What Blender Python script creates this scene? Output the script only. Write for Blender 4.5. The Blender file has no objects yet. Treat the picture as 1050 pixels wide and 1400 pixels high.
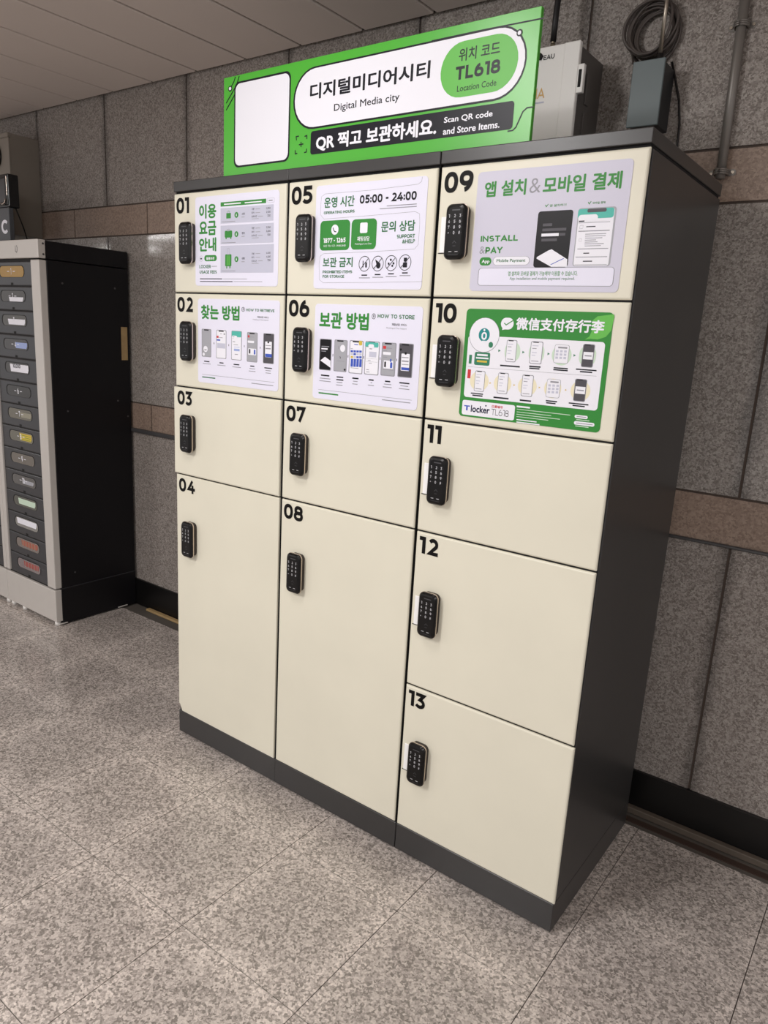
import bpy, bmesh, math, random
from mathutils import Vector, Matrix
random.seed(4)
PI = math.pi
S = bpy.context.scene
COL = bpy.context.collection

# ------------------------------------------------------------------ camera, world, lights, exposure
cam_d = bpy.data.cameras.new('camera')
cam = bpy.data.objects.new('camera', cam_d)
COL.objects.link(cam)
YAW, PITCH, ROLL = -0.6261, -0.2346, 0.0574
cy, sy, cp, sp, cr, sr = math.cos(YAW), math.sin(YAW), math.cos(PITCH), math.sin(PITCH), math.cos(ROLL), math.sin(ROLL)
fwd = Vector((sy*cp, cy*cp, sp)); right = Vector((cy, -sy, 0)); up = right.cross(fwd)
r2 = right*cr + up*sr; u2 = up*cr - right*sr
rot = Matrix((r2, u2, -fwd)).transposed()
cam.matrix_world = Matrix.Translation((2.0414, -1.5874, 1.4870)) @ rot.to_4x4()
cam_d.sensor_fit = 'VERTICAL'; cam_d.sensor_height = 24.0; cam_d.lens = 1002.6/1400*24.0
cam_d.clip_start = 0.02
S.camera = cam

w = bpy.data.worlds.new('hall'); S.world = w; w.use_nodes = True
w.node_tree.nodes['Background'].inputs[0].default_value = (1.0, 0.98, 0.985, 1)
w.node_tree.nodes['Background'].inputs[1].default_value = 0.56

def area(name, loc, sx, sy_, power, col=(1, 0.975, 0.965), rotz=0, tilt=0):
    l = bpy.data.lights.new(name, 'AREA'); l.shape = 'RECTANGLE'; l.size = sx; l.size_y = sy_
    l.energy = power; l.color = col
    o = bpy.data.objects.new(name, l); COL.objects.link(o); o.location = loc; o.rotation_euler = (math.radians(tilt), 0, rotz)
    return o
# fluorescent fixtures recessed in the strip ceiling of the hall
area('ceiling_lamp', (0.70, -0.85, 2.49), 0.20, 0.75, 10, tilt=34)
area('ceiling_lamp', (0.15, -2.7, 2.52), 0.28, 1.2, 52)
area('ceiling_lamp', (3.0, -2.4, 2.52), 0.28, 1.2, 38)
area('ceiling_lamp', (-2.4, -3.0, 2.52), 0.28, 1.2, 30)
area('ceiling_lamp', (-5.45, -2.85, 2.50), 1.3, 0.07, 26)
area('ceiling_lamp', (-7.6, -3.75, 2.50), 1.3, 0.07, 26)

S.view_settings.view_transform = 'Standard'; S.view_settings.look = 'None'
S.view_settings.gamma = 1.0; S.view_settings.use_curve_mapping = False
S.view_settings.exposure = 0.3

# ------------------------------------------------------------------ materials
def lin(c):
    return tuple(((v/255)/12.92 if v/255 <= .04045 else ((v/255+.055)/1.055)**2.4) for v in c)
def mat(name, rgb, rough=.5, metal=0.0, spec=.5, emit=0, coat=0):
    m = bpy.data.materials.new(name); m.use_nodes = True
    b = m.node_tree.nodes['Principled BSDF']
    b.inputs['Base Color'].default_value = (*lin(rgb), 1)
    b.inputs['Roughness'].default_value = rough; b.inputs['Metallic'].default_value = metal
    b.inputs['Specular IOR Level'].default_value = spec
    if coat: b.inputs['Coat Weight'].default_value = coat
    if emit:
        b.inputs['Emission Color'].default_value = (*lin(rgb), 1); b.inputs['Emission Strength'].default_value = emit
    return m
def nodes(m):
    nt = m.node_tree
    return nt, nt.nodes, nt.links, nt.nodes['Principled BSDF']
def ramp(n, stops):
    r = n.new('ShaderNodeValToRGB'); e = r.color_ramp.elements
    while len(e) < len(stops): e.new(.5)
    for el, (p, c) in zip(e, stops):
        el.position = p; el.color = (*lin(c), 1)
    return r
def wear(m, scale, amt, bump=0):
    """faint uneven tone (and optional bump) so that a coat of paint is not dead flat"""
    nt, n, l, b = nodes(m)
    base = tuple(b.inputs['Base Color'].default_value)
    tc = n.new('ShaderNodeNewGeometry'); nz = n.new('ShaderNodeTexNoise')
    nz.inputs['Scale'].default_value = scale; nz.inputs['Detail'].default_value = 5
    l.new(tc.outputs['Position'], nz.inputs['Vector'])
    mx = n.new('ShaderNodeMix'); mx.data_type = 'RGBA'
    mx.inputs[6].default_value = tuple(c*(1-amt) for c in base[:3])+(1,)
    mx.inputs[7].default_value = tuple(min(1, c*(1+amt*.6)) for c in base[:3])+(1,)
    l.new(nz.outputs['Fac'], mx.inputs[0]); l.new(mx.outputs[2], b.inputs['Base Color'])
    if bump:
        bp = n.new('ShaderNodeBump'); bp.inputs['Strength'].default_value = bump; bp.inputs['Distance'].default_value = .002
        l.new(nz.outputs['Fac'], bp.inputs['Height']); l.new(bp.outputs[0], b.inputs['Normal'])
    return m
def granite(name, stops, scale, rough, bump, spec=.4, tile_var=.16, edge=None, edge2=None):
    m = mat(name, (128, 128, 128), rough, 0, spec)
    nt, n, l, b = nodes(m)
    g = n.new('ShaderNodeNewGeometry')
    vo = n.new('ShaderNodeTexVoronoi'); vo.inputs['Scale'].default_value = scale
    nz0 = n.new('ShaderNodeTexNoise'); nz0.inputs['Scale'].default_value = scale*.8; nz0.inputs['Detail'].default_value = 2
    l.new(g.outputs['Position'], nz0.inputs['Vector'])
    ad = n.new('ShaderNodeVectorMath'); ad.operation = 'MULTIPLY_ADD'
    l.new(nz0.outputs['Color'], ad.inputs[0]); ad.inputs[1].default_value = (.012, .012, .012); l.new(g.outputs['Position'], ad.inputs[2])
    l.new(ad.outputs[0], vo.inputs['Vector'])
    sep = n.new('ShaderNodeSeparateColor'); l.new(vo.outputs['Color'], sep.inputs[0])
    nz = n.new('ShaderNodeTexNoise'); nz.inputs['Scale'].default_value = scale*1.1; nz.inputs['Detail'].default_value = 4
    l.new(g.outputs['Position'], nz.inputs['Vector'])
    av = n.new('ShaderNodeMath'); av.operation = 'MULTIPLY_ADD'; av.inputs[1].default_value = .52
    l.new(sep.outputs[0], av.inputs[0])
    sc = n.new('ShaderNodeMath'); sc.operation = 'MULTIPLY'; sc.inputs[1].default_value = .50
    l.new(nz.outputs['Fac'], sc.inputs[0]); l.new(sc.outputs[0], av.inputs[2])
    rp = ramp(n, stops); l.new(av.outputs[0], rp.inputs[0])
    # tone of each slab, soft blotches
    big = n.new('ShaderNodeTexNoise'); big.inputs['Scale'].default_value = 2.3; big.inputs['Detail'].default_value = 3
    l.new(g.outputs['Position'], big.inputs['Vector'])
    t1 = n.new('ShaderNodeMath'); t1.operation = 'MULTIPLY_ADD'; t1.inputs[1].default_value = tile_var; t1.inputs[2].default_value = 1-tile_var*.5-.12
    l.new(g.outputs['Random Per Island'], t1.inputs[0])
    t2 = n.new('ShaderNodeMath'); t2.operation = 'MULTIPLY_ADD'; t2.inputs[1].default_value = .24
    l.new(big.outputs['Fac'], t2.inputs[0]); l.new(t1.outputs[0], t2.inputs[2])
    fac = t2.outputs[0]
    if edge:
        # worn, paler margins along the slab joints
        pitch, ox, oy = edge
        sx = n.new('ShaderNodeSeparateXYZ'); l.new(g.outputs['Position'], sx.inputs[0])
        outs = []
        for ax, o in ((0, ox), (1, oy)):
            a = n.new('ShaderNodeMath'); a.operation = 'SUBTRACT'; a.inputs[1].default_value = o; l.new(sx.outputs[ax], a.inputs[0])
            d = n.new('ShaderNodeMath'); d.operation = 'PINGPONG'; d.inputs[1].default_value = pitch/2; l.new(a.outputs[0], d.inputs[0])
            outs.append(d.outputs[0])
        mn = n.new('ShaderNodeMath'); mn.operation = 'MINIMUM'; l.new(outs[0], mn.inputs[0]); l.new(outs[1], mn.inputs[1])
        wn = n.new('ShaderNodeTexNoise'); wn.inputs['Scale'].default_value = 6; l.new(g.outputs['Position'], wn.inputs['Vector'])
        mr = n.new('ShaderNodeMapRange'); mr.inputs[1].default_value = 0; mr.inputs[2].default_value = .09; mr.inputs[3].default_value = .45; mr.inputs[4].default_value = 0
        mr.interpolation_type = 'SMOOTHSTEP'; l.new(mn.outputs[0], mr.inputs[0])
        ml = n.new('ShaderNodeMath'); ml.operation = 'MULTIPLY'; l.new(mr.outputs[0], ml.inputs[0]); l.new(wn.outputs['Fac'], ml.inputs[1])
        sm = n.new('ShaderNodeMath'); sm.operation = 'ADD'; l.new(fac, sm.inputs[0]); l.new(ml.outputs[0], sm.inputs[1]); fac = sm.outputs[0]
    if edge2:
        # brown water stains bleeding from the upright joints
        sx = n.new('ShaderNodeSeparateXYZ'); l.new(g.outputs['Position'], sx.inputs[0])
        a = n.new('ShaderNodeMath'); a.operation = 'SUBTRACT'; a.inputs[1].default_value = edge2[1]; l.new(sx.outputs[0], a.inputs[0])
        d = n.new('ShaderNodeMath'); d.operation = 'PINGPONG'; d.inputs[1].default_value = edge2[0]/2; l.new(a.outputs[0], d.inputs[0])
        wn = n.new('ShaderNodeTexNoise'); wn.inputs['Scale'].default_value = 9; wn.inputs['Detail'].default_value = 4; l.new(g.outputs['Position'], wn.inputs['Vector'])
        wm = n.new('ShaderNodeMath'); wm.operation = 'MULTIPLY'; wm.inputs[1].default_value = .085; l.new(wn.outputs['Fac'], wm.inputs[0])
        mr = n.new('ShaderNodeMapRange'); mr.inputs[1].default_value = 0; mr.inputs[3].default_value = .55; mr.inputs[4].default_value = 1; mr.interpolation_type = 'SMOOTHSTEP'
        l.new(d.outputs[0], mr.inputs[0]); l.new(wm.outputs[0], mr.inputs[2])
        sm = n.new('ShaderNodeMath'); sm.operation = 'MULTIPLY'; l.new(fac, sm.inputs[0]); l.new(mr.outputs[0], sm.inputs[1]); fac = sm.outputs[0]
    mu = n.new('ShaderNodeMix'); mu.data_type = 'RGBA'; mu.blend_type = 'MULTIPLY'; mu.inputs[0].default_value = 1
    l.new(rp.outputs[0], mu.inputs[6]); l.new(fac, mu.inputs[7]); l.new(mu.outputs[2], b.inputs['Base Color'])
    if bump:
        bp = n.new('ShaderNodeBump'); bp.inputs['Strength'].default_value = bump; bp.inputs['Distance'].default_value = .004
        l.new(av.outputs[0], bp.inputs['Height']); l.new(bp.outputs[0], b.inputs['Normal'])
    return m

M = {}
M['wall_granite'] = granite('wall_granite', ((0, (84, 77, 73)), (.30, (118, 110, 104)), (.55, (152, 144, 138)), (1, (190, 183, 176))), 215, .5, .5, edge2=(.61, -.79))
M['wall_polished'] = granite('wall_polished', ((0, (88, 82, 78)), (.30, (122, 115, 109)), (.55, (156, 149, 143)), (1, (194, 188, 181))), 215, .45, .3, edge2=(.61, -.79))
_b = M['wall_polished'].node_tree.nodes['Principled BSDF']; _b.inputs['Coat Weight'].default_value = .5; _b.inputs['Coat Roughness'].default_value = .08
M['band_granite'] = granite('band_granite', ((0, (108, 91, 81)), (.4, (140, 121, 108)), (1, (172, 152, 137))), 165, .45, .3)
M['floor_granite'] = granite('floor_granite', ((0, (70, 65, 61)), (.32, (130, 123, 117)), (.52, (166, 157, 151)), (.9, (212, 202, 194))), 170, .16, .0, .5, .10, edge=(.3925, -.03, -.19))
M['grout'] = mat('grout', (80, 69, 62), .9)
M['brown_stain'] = mat('brown_stain', (62, 46, 38), .7)
M['floor_grout'] = mat('floor_grout', (88, 82, 76), .9)
M['ceiling'] = wear(mat('ceiling', (228, 217, 210), .55), 1.5, .05)
M['ceiling_gap'] = mat('ceiling_gap', (46, 41, 38), .9)
M['black_skirting'] = mat('black_skirting', (14, 13, 13), .35)
M['wood_strip'] = wear(mat('wood_strip', (176, 148, 104), .6), 30, .25)
M['floor_strip'] = wear(mat('floor_strip', (94, 84, 74), .6), 30, .2)
M['rail'] = mat('rail', (86, 85, 86), .4, .4)
M['cream'] = wear(mat('cream', (229, 225, 207), .38, 0, .4), 4, .08)
M['charcoal'] = wear(mat('charcoal', (56, 55, 55), .34, 0, .5), 20, .08)
M['gap'] = mat('gap', (22, 21, 21), .8)
M['lock_black'] = mat('lock_black', (13, 12, 13), .28, 0, .3)
M['lock_base'] = mat('lock_base', (48, 40, 36), .45)
M['chrome'] = mat('chrome', (205, 190, 178), .22, .9)
M['key_print'] = mat('key_print', (190, 190, 195), .4)
M['key_dim'] = mat('key_dim', (72, 72, 76), .4)
M['strike'] = mat('strike', (252, 252, 252), .4)
M['number_black'] = mat('number_black', (17, 15, 15), .5, 0, .15)
M['sign_green'] = mat('sign_green', (78, 178, 54), .32, 0, .5)
M['silver'] = wear(mat('silver', (208, 203, 197), .42, .2), 12, .05)
M['drawer'] = mat('drawer', (54, 54, 57), .3, 0, .5)
M['black_panel'] = mat('black_panel', (19, 18, 21), .42, 0, .3)
M['glass_dark'] = mat('glass_dark', (70, 68, 66), .18)
M['white_enamel'] = mat('white_enamel', (246, 244, 240), .4)
M['grey_enamel'] = mat('grey_enamel', (98, 94, 91), .5)
M['slate'] = mat('slate', (104, 116, 118), .45)
M['slate_dark'] = mat('slate_dark', (40, 42, 44), .5)
M['pipe'] = mat('pipe', (128, 123, 118), .4, .3)
M['rod'] = mat('rod', (165, 155, 142), .3, .8)
M['brass'] = mat('brass', (200, 190, 165), .25, .9)
M['cable'] = mat('cable', (84, 76, 72), .5)
M['cable_black'] = mat('cable_black', (22, 20, 20), .5)
M['beige_cabinet'] = wear(mat('beige_cabinet', (138, 130, 120), .5), 6, .05)
M['device_black'] = mat('device_black', (17, 17, 19), .18)
M['panel_grey'] = mat('panel_grey', (74, 76, 80), .45)
PRINT = dict(gM=(58, 140, 62), gD=(52, 116, 72), gS=(106, 190, 86), W=(240, 240, 248), W2=(233, 232, 248), W3=(210, 208, 224), LIL=(198, 199, 216), DK=(30, 30, 38), BK=(22, 21, 25),
             GR=(150, 150, 158), PH=(168, 169, 176), PD=(84, 82, 88), BL=(66, 92, 190), LB=(160, 176, 222), RED=(208, 62, 66), TEAL=(86, 186, 172), TEALD=(40, 140, 140),
             YEL=(214, 186, 74), PG=(205, 226, 205), PY=(238, 230, 200), TG=(60, 130, 98), NV=(34, 38, 66))
for k, v in PRINT.items(): M['print_'+k] = mat('print_'+k, v, .38, 0, .22)

# ------------------------------------------------------------------ mesh building helpers

def _arc(cx, cy_, rx, ry, a0, a1, n=14): return [(cx+rx*math.cos(math.radians(a0+(a1-a0)*i/n)), cy_+ry*math.sin(math.radians(a0+(a1-a0)*i/n))) for i in range(n+1)]
_P = [(0, 0), (0, 1), (.5, 1)]+_arc(.52, .69, .48, .31, 90, -90)+[(0, .38)]
_6 = [('E', .5, .31, .5, .31), _arc(.74, .31, .74, .69, 180, 98)]
GLYPH = {   # letter: (width / height, strokes); a stroke is a centre line in a unit square or an ellipse
 '0': (.80, [('E', .5, .5, .5, .5)]), '1': (.42, [[(0, 1), (1, 1), (1, 0)]]), '2': (.77, [_arc(.47, .70, .50, .30, 152, -38)+[(.05, 0), (1, 0)]]),
 '3': (.77, [[(.05, 1), (.93, 1), (.45, .585)]+_arc(.42, .29, .56, .29, 80, -148)]), '4': (.90, [[(.60, 1), (0, .27), (1, .27)], [(.72, .55), (.72, 0)]]),
 '5': (.77, [[(.92, 1), (.17, 1), (.12, .58)]+_arc(.42, .30, .56, .30, 92, -148)]), '6': (.80, _6), '7': (.78, [[(0, .9), (0, 1), (1, 1), (.36, 0)]]),
 '8': (.80, [('E', .5, .755, .43, .245), ('E', .5, .27, .5, .27)]), '9': (.80, [('E', .5, .69, .5, .31), [(1-x, 1-y) for x, y in _6[1]]]),
 'A': (.98, [[(0, 0), (.5, 1), (1, 0)], [(.2, .28), (.8, .28)]]), 'B': (.8, [_P, [(.5, .54)]+_arc(.52, .27, .48, .27, 90, -90)+[(0, 0)]]), 'C': (.92, [_arc(.56, .5, .56, .5, 42, 318, 20)]),
 'D': (.9, [[(0, 0), (0, 1), (.4, 1)]+_arc(.45, .5, .55, .5, 90, -90)+[(0, 0)]]), 'E': (.70, [[(1, 1), (0, 1), (0, 0), (1, 0)], [(0, .5), (.88, .5)]]), 'F': (.68, [[(1, 1), (0, 1), (0, 0)], [(0, .47), (.86, .47)]]),
 'G': (.95, [_arc(.56, .5, .56, .5, 42, 300, 20)+[(1, .1), (1, .46)]]), 'H': (.88, [[(0, 0), (0, 1)], [(1, 0), (1, 1)], [(0, .5), (1, .5)]]), 'I': (.2, [[(.5, 0), (.5, 1)]]),
 'K': (.88, [[(0, 0), (0, 1)], [(1, 1), (.05, .36)], [(.38, .58), (1, 0)]]), 'L': (.68, [[(0, 1), (0, 0), (1, 0)]]), 'M': (1.05, [[(0, 0), (0, 1), (.5, .32), (1, 1), (1, 0)]]), 'N': (.90, [[(0, 0), (0, 1), (1, 0), (1, 1)]]),
 'O': (1.0, [('E', .5, .5, .5, .5)]), 'P': (.80, [_P]), 'Q': (1.0, [('E', .5, .5, .5, .5), [(.6, .3), (.95, -.05)]]), 'R': (.82, [_P, [(.5, .38), (1, 0)]]),
 'S': (.78, [_arc(.5, .745, .48, .255, 38, 265, 14)+_arc(.5, .255, .5, .255, 85, -142, 14)]), 'T': (.80, [[(0, 1), (1, 1)], [(.5, 1), (.5, 0)]]), 'U': (.88, [[(0, 1), (0, .42)]+_arc(.5, .42, .5, .42, 180, 360)+[(1, 1)]]),
 'V': (.95, [[(0, 1), (.5, 0), (1, 1)]]), 'W': (1.4, [[(0, 1), (.27, 0), (.5, .9), (.73, 0), (1, 1)]]), 'Y': (.9, [[(0, 1), (.5, .45), (1, 1)], [(.5, .45), (.5, 0)]]), '-': (.42, [[(0, .45), (1, .45)]]), ':': (.2, [[(.5, .12), (.5, .13)], [(.5, .6), (.5, .61)]]), ',': (.18, [[(.5, .02), (.4, -.1)]]), ' ': (.34, [])}
def glyph_geo(body, t):
    vs, fs = [], []; cx = 0; lay = [0]
    def quadstrip(Lp, Rp, closed=False):
        b = len(vs); n = len(Lp); k = lay[0]; lay[0] = (k+1) % 4; vs.extend((x, y, k) for x, y in Rp); vs.extend((x, y, k) for x, y in Lp)
        for i in range(n if closed else n-1): j = (i+1) % n; fs.append((b+i, b+j, b+n+j, b+n+i))
    for ch in body:
        wd, strokes = GLYPH[ch]
        X = lambda x: cx+t/2+x*(wd-t)
        Y = lambda y: t/2+y*(1-t)
        for st in strokes:
            if st[0] == 'E':
                _, ex, ey, rx, ry = st; A = [2*PI*i/36 for i in range(36)]
                ox, oy, hx, hy = X(ex), Y(ey), rx*(wd-t), ry*(1-t); pw = .88
                sg_ = lambda v: math.copysign(abs(v)**pw, v)
                quadstrip([(ox+(hx-t/2)*sg_(math.cos(a)), oy+(hy-t/2)*sg_(math.sin(a))) for a in A], [(ox+(hx+t/2)*sg_(math.cos(a)), oy+(hy+t/2)*sg_(math.sin(a))) for a in A], True)
                continue
            p = [Vector((X(x), Y(y))) for x, y in st]; n = len(p)
            if n <= 7 or (p[1]-p[0]).length > .2: p[0] = p[0]-(p[1]-p[0]).normalized()*t/2
            if n <= 7 or (p[-1]-p[-2]).length > .2: p[-1] = p[-1]+(p[-1]-p[-2]).normalized()*t/2
            Lp, Rp = [], []
            for i in range(n):
                d1 = (p[i]-p[max(0, i-1)]).normalized() if i else (p[1]-p[0]).normalized()
                d2 = (p[i+1]-p[i]).normalized() if i < n-1 else d1
                m_ = d1+d2; m_ = m_.normalized() if m_.length > .05 else d1
                nr = Vector((-m_.y, m_.x)); k = t/2/max(.42, nr.dot(Vector((-d1.y, d1.x))))
                Lp.append(tuple(p[i]+nr*k)); Rp.append(tuple(p[i]-nr*k))
            quadstrip(Lp, Rp)
        cx += wd+.10
    return vs, fs

_tc = {}
LAY = 1.5e-5      # each overlapping stroke lies a hair above the one before
def text_geo(body, bold):
    """vertices (x, y, layer) and faces of a line of print"""
    key = (body, bold)
    if key not in _tc:
        if all(c in GLYPH for c in body):
            t = .225 if bold >= 1.5 else (.205 if bold >= .8 else (.18 if bold >= .4 else (.145 if bold >= 0 else .085)))
            vs, fs = glyph_geo(body, t)
        else:
            c = bpy.data.curves.new('t', 'FONT'); c.body = body; c.resolution_u = 3
            if bold < 0: c.offset = .010*bold
            o = bpy.data.objects.new('t', c); COL.objects.link(o)
            dg = bpy.context.evaluated_depsgraph_get()
            me = bpy.data.meshes.new_from_object(o.evaluated_get(dg))
            v0 = [(v.co.x, v.co.y) for v in me.vertices]; f0 = [tuple(p.vertices) for p in me.polygons]
            bpy.data.objects.remove(o); bpy.data.curves.remove(c); bpy.data.meshes.remove(me)
            # a heavier weight is the same print struck several times, slightly shifted
            r = .027*bold if any(ord(q) > 0x2fff for q in body) else .022*bold
            sh = [(0, 0)] if bold <= 0 else ([(-r, 0), (r, 0), (0, r), (0, -r)] if bold < .6 else [(r*math.cos(a*PI/4), r*math.sin(a*PI/4)) for a in range(8)])
            vs, fs = [], []
            for k, (dx, dy) in enumerate(sh):
                n0 = len(vs); vs += [(x+dx, y+dy, k) for x, y in v0]; fs += [tuple(n0+q for q in f) for f in f0]
        xs = [v[0] for v in vs]; ys = [v[1] for v in vs]
        _tc[key] = (vs, fs, min(xs), max(xs), min(ys), max(ys))
    return _tc[key]

def rrect(x0, x1, z0, z1, r, n=6):
    r = max(0, min(r, (x1-x0)/2, (z1-z0)/2))
    if r < 1e-5: return [(x0, z0), (x1, z0), (x1, z1), (x0, z1)]
    p = []
    for cx, cz, a0 in ((x1-r, z0+r, -90), (x1-r, z1-r, 0), (x0+r, z1-r, 90), (x0+r, z0+r, 180)):
        for i in range(n+1):
            a = math.radians(a0+90*i/n); p.append((cx+r*math.cos(a), cz+r*math.sin(a)))
    return p

class MB:
    def __init__(s): s.v = []; s.f = []; s.m = []; s.sm = []; s.mats = []
    def mi(s, m):
        if m not in s.mats: s.mats.append(m)
        return s.mats.index(m)
    def add(s, vs, fs, m, smooth=False):
        b = len(s.v); k = s.mi(m); s.v += [tuple(v) for v in vs]
        for f in fs: s.f.append(tuple(b+i for i in f)); s.m.append(k); s.sm.append(smooth)
        return s
    def box(s, x0, x1, y0, y1, z0, z1, m, bev=0, seg=2):
        if not bev:
            vs = [(x, y, z) for z in (z0, z1) for y in (y0, y1) for x in (x0, x1)]
            return s.add(vs, [(0, 2, 3, 1), (4, 5, 7, 6), (0, 1, 5, 4), (2, 6, 7, 3), (0, 4, 6, 2), (1, 3, 7, 5)], m)
        bm = bmesh.new(); bmesh.ops.create_cube(bm, size=1)
        for v in bm.verts: v.co = Vector(((x0+x1)/2+v.co.x*(x1-x0), (y0+y1)/2+v.co.y*(y1-y0), (z0+z1)/2+v.co.z*(z1-z0)))
        bmesh.ops.bevel(bm, geom=bm.edges[:], offset=bev, segments=seg, profile=.5, affect='EDGES')
        bm.verts.index_update()
        s.add([v.co[:] for v in bm.verts], [[v.index for v in f.verts] for f in bm.faces], m); bm.free(); return s
    def flat(s, poly, y, m):                          # polygon in the xz plane facing -y
        a = sum(poly[i][0]*poly[(i+1) % len(poly)][1]-poly[(i+1) % len(poly)][0]*poly[i][1] for i in range(len(poly)))
        if a < 0: poly = poly[::-1]
        return s.add([(x, y, z) for x, z in poly], [tuple(range(len(poly)))], m)
    def prism(s, poly, y0, y1, m, bev=0):             # solid from the outline, front face at y0, optional chamfered front rim
        n = len(poly); cx = sum(p[0] for p in poly)/n; cz = sum(p[1] for p in poly)/n
        loops = [(y1, 0), (y0+bev, 0)] + ([(y0+bev*.3, bev*.55), (y0, bev*1.3)] if bev else [])
        vs = []
        xs = [p[0] for p in poly]; zs = [p[1] for p in poly]; hw = (max(xs)-min(xs))/2; hz = (max(zs)-min(zs))/2
        mx = (max(xs)+min(xs))/2; mz = (max(zs)+min(zs))/2
        for y, ins in loops:
            vs += [(mx+(x-mx)*(1-ins/hw), y, mz+(z-mz)*(1-ins/hz)) for x, z in poly]
        fs = []
        for k in range(len(loops)-1):
            for i in range(n):
                j = (i+1) % n; fs.append((k*n+i, k*n+j, (k+1)*n+j, (k+1)*n+i))
        L = (len(loops)-1)*n
        fs += [tuple(L+i for i in range(n)), tuple(n-1-i for i in range(n))]
        return s.add(vs, fs, m)
    def band(s, outer, inner, y, m):
        n = len(outer)
        return s.add([(x, y, z) for x, z in outer]+[(x, y, z) for x, z in inner], [(i, (i+1) % n, n+(i+1) % n, n+i) for i in range(n)], m)
    def stroke(s, pts, wd, y, m):
        # mitred ribbon in the xz plane
        n = len(pts); Lp = []; Rp = []
        for i in range(n):
            a = Vector(pts[max(0, i-1)]); b = Vector(pts[i]); c = Vector(pts[min(n-1, i+1)])
            d1 = (b-a).normalized() if i else (c-b).normalized(); d2 = (c-b).normalized() if i < n-1 else d1
            t = (d1+d2).normalized() if (d1+d2).length > 1e-6 else d1
            nr = Vector((-t.y, t.x)); k = wd/2/max(.35, nr.dot(Vector((-d1.y, d1.x))))
            Lp.append(b+nr*k); Rp.append(b-nr*k)
        vs = [(p.x, y, p.y) for p in Rp]+[(p.x, y, p.y) for p in Lp]
        return s.add(vs, [(i, i+1, n+i+1, n+i) for i in range(n-1)], m)
    def text(s, body, bold, x0, x1, z0, z1, y, m):
        vs, fs, a, b, c, d = text_geo(body, bold)
        return s.add([(x0+(x-a)/(b-a)*(x1-x0), y-k*LAY, z0+(z-c)/(d-c)*(z1-z0)) for x, z, k in vs], fs, m)
    def tube(s, pts, r, m, n=8, closed=False):
        P = [Vector(p) for p in pts]; N = len(P); rings = []
        ref = Vector((0, 1, 0))
        for i, p in enumerate(P):
            if closed: d = (P[(i+1) % N]-P[i-1]).normalized()
            else: d = (P[min(N-1, i+1)]-P[max(0, i-1)]).normalized()
            if abs(d.dot(ref)) > .95: ref = Vector((1, 0, 0))
            a = d.cross(ref).normalized(); b = a.cross(d)
            rings.append([p+(a*math.cos(2*PI*k/n)+b*math.sin(2*PI*k/n))*r for k in range(n)])
        vs = [v for rg in rings for v in rg]; fs = []
        for i in range(N if closed else N-1):
            j = (i+1) % N
            for k in range(n): fs.append((i*n+k, i*n+(k+1) % n, j*n+(k+1) % n, j*n+k))
        if not closed: fs += [tuple(range(n))[::-1], tuple((N-1)*n+k for k in range(n))]
        return s.add(vs, fs, m, True)
    def cyl(s, c, axis, r, h, m, n=16):
        v = Vector(c); d = Vector({'x': (h, 0, 0), 'y': (0, h, 0), 'z': (0, 0, h)}[axis])
        s.tube([v, v+d], r, m, n)
        for i in range(1, 3): s.sm[-i] = False
        return s
    def build(s, name, parent=None, origin=(0, 0, 0), loc=(0, 0, 0), sub=False):
        me = bpy.data.meshes.new(name)
        o0 = Vector(origin)
        me.from_pydata([tuple(Vector(v)-o0) for v in s.v], [], s.f)
        for m in s.mats: me.materials.append(m)
        me.polygons.foreach_set('material_index', s.m); me.polygons.foreach_set('use_smooth', s.sm)
        me.update()
        o = bpy.data.objects.new(name, me); COL.objects.link(o); o.location = loc
        if parent: o.parent = parent
        return o
def empty(name, loc):
    o = bpy.data.objects.new(name, None); COL.objects.link(o); o.location = loc; o.empty_display_size = .1; return o
def tag(o, label=None, cat=None, group=None, kind=None):
    for k, v in (('label', label), ('category', cat), ('group', group), ('kind', kind)):
        if v: o[k] = v
    return o

def artwork(mb, key, x0, z0, y, scale=1):
    """print the list of shapes of ART[key]; x to the right, z down from the top left corner, in millimetres"""
    boxes = []
    def level(b):
        lv = 1+max([q[4] for q in boxes if q[0] < b[2] and q[2] > b[0] and q[1] < b[3] and q[3] > b[1]], default=0)
        boxes.append((*b, lv)); return y-.00018*lv
    X = lambda u: x0+u*.001
    Z = lambda v: z0-v*.001
    for e in ART[key]:
        m = M['print_'+e[1]]
        if e[0] in 'TRO':
            a, b, c, d = e[2:6]; yy = level((a, b, c, d))
            if e[0] == 'T': mb.text(e[6], e[7], X(a), X(c), Z(d), Z(b), yy, m)
            elif e[0] == 'R': mb.flat(rrect(X(a), X(c), Z(d), Z(b), e[6]*.001, 7 if e[6] > 6 else 3), yy, m)
            else:
                t = e[7]*.001
                mb.band(rrect(X(a), X(c), Z(d), Z(b), e[6]*.001+1e-5), rrect(X(a)+t, X(c)-t, Z(d)+t, Z(b)-t, max(1e-4, e[6]*.001-t)+1e-5), yy, m)
        else:
            pts = e[-1]; us = [p[0] for p in pts]; vs_ = [p[1] for p in pts]
            yy = level((min(us)-.5, min(vs_)-.5, max(us)+.5, max(vs_)+.5))
            pl = [(X(u), Z(v)) for u, v in pts]
            if e[0] == 'Q': mb.flat(pl, yy, m)
            else: mb.stroke(pl, e[2]*.001, yy, m)

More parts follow.
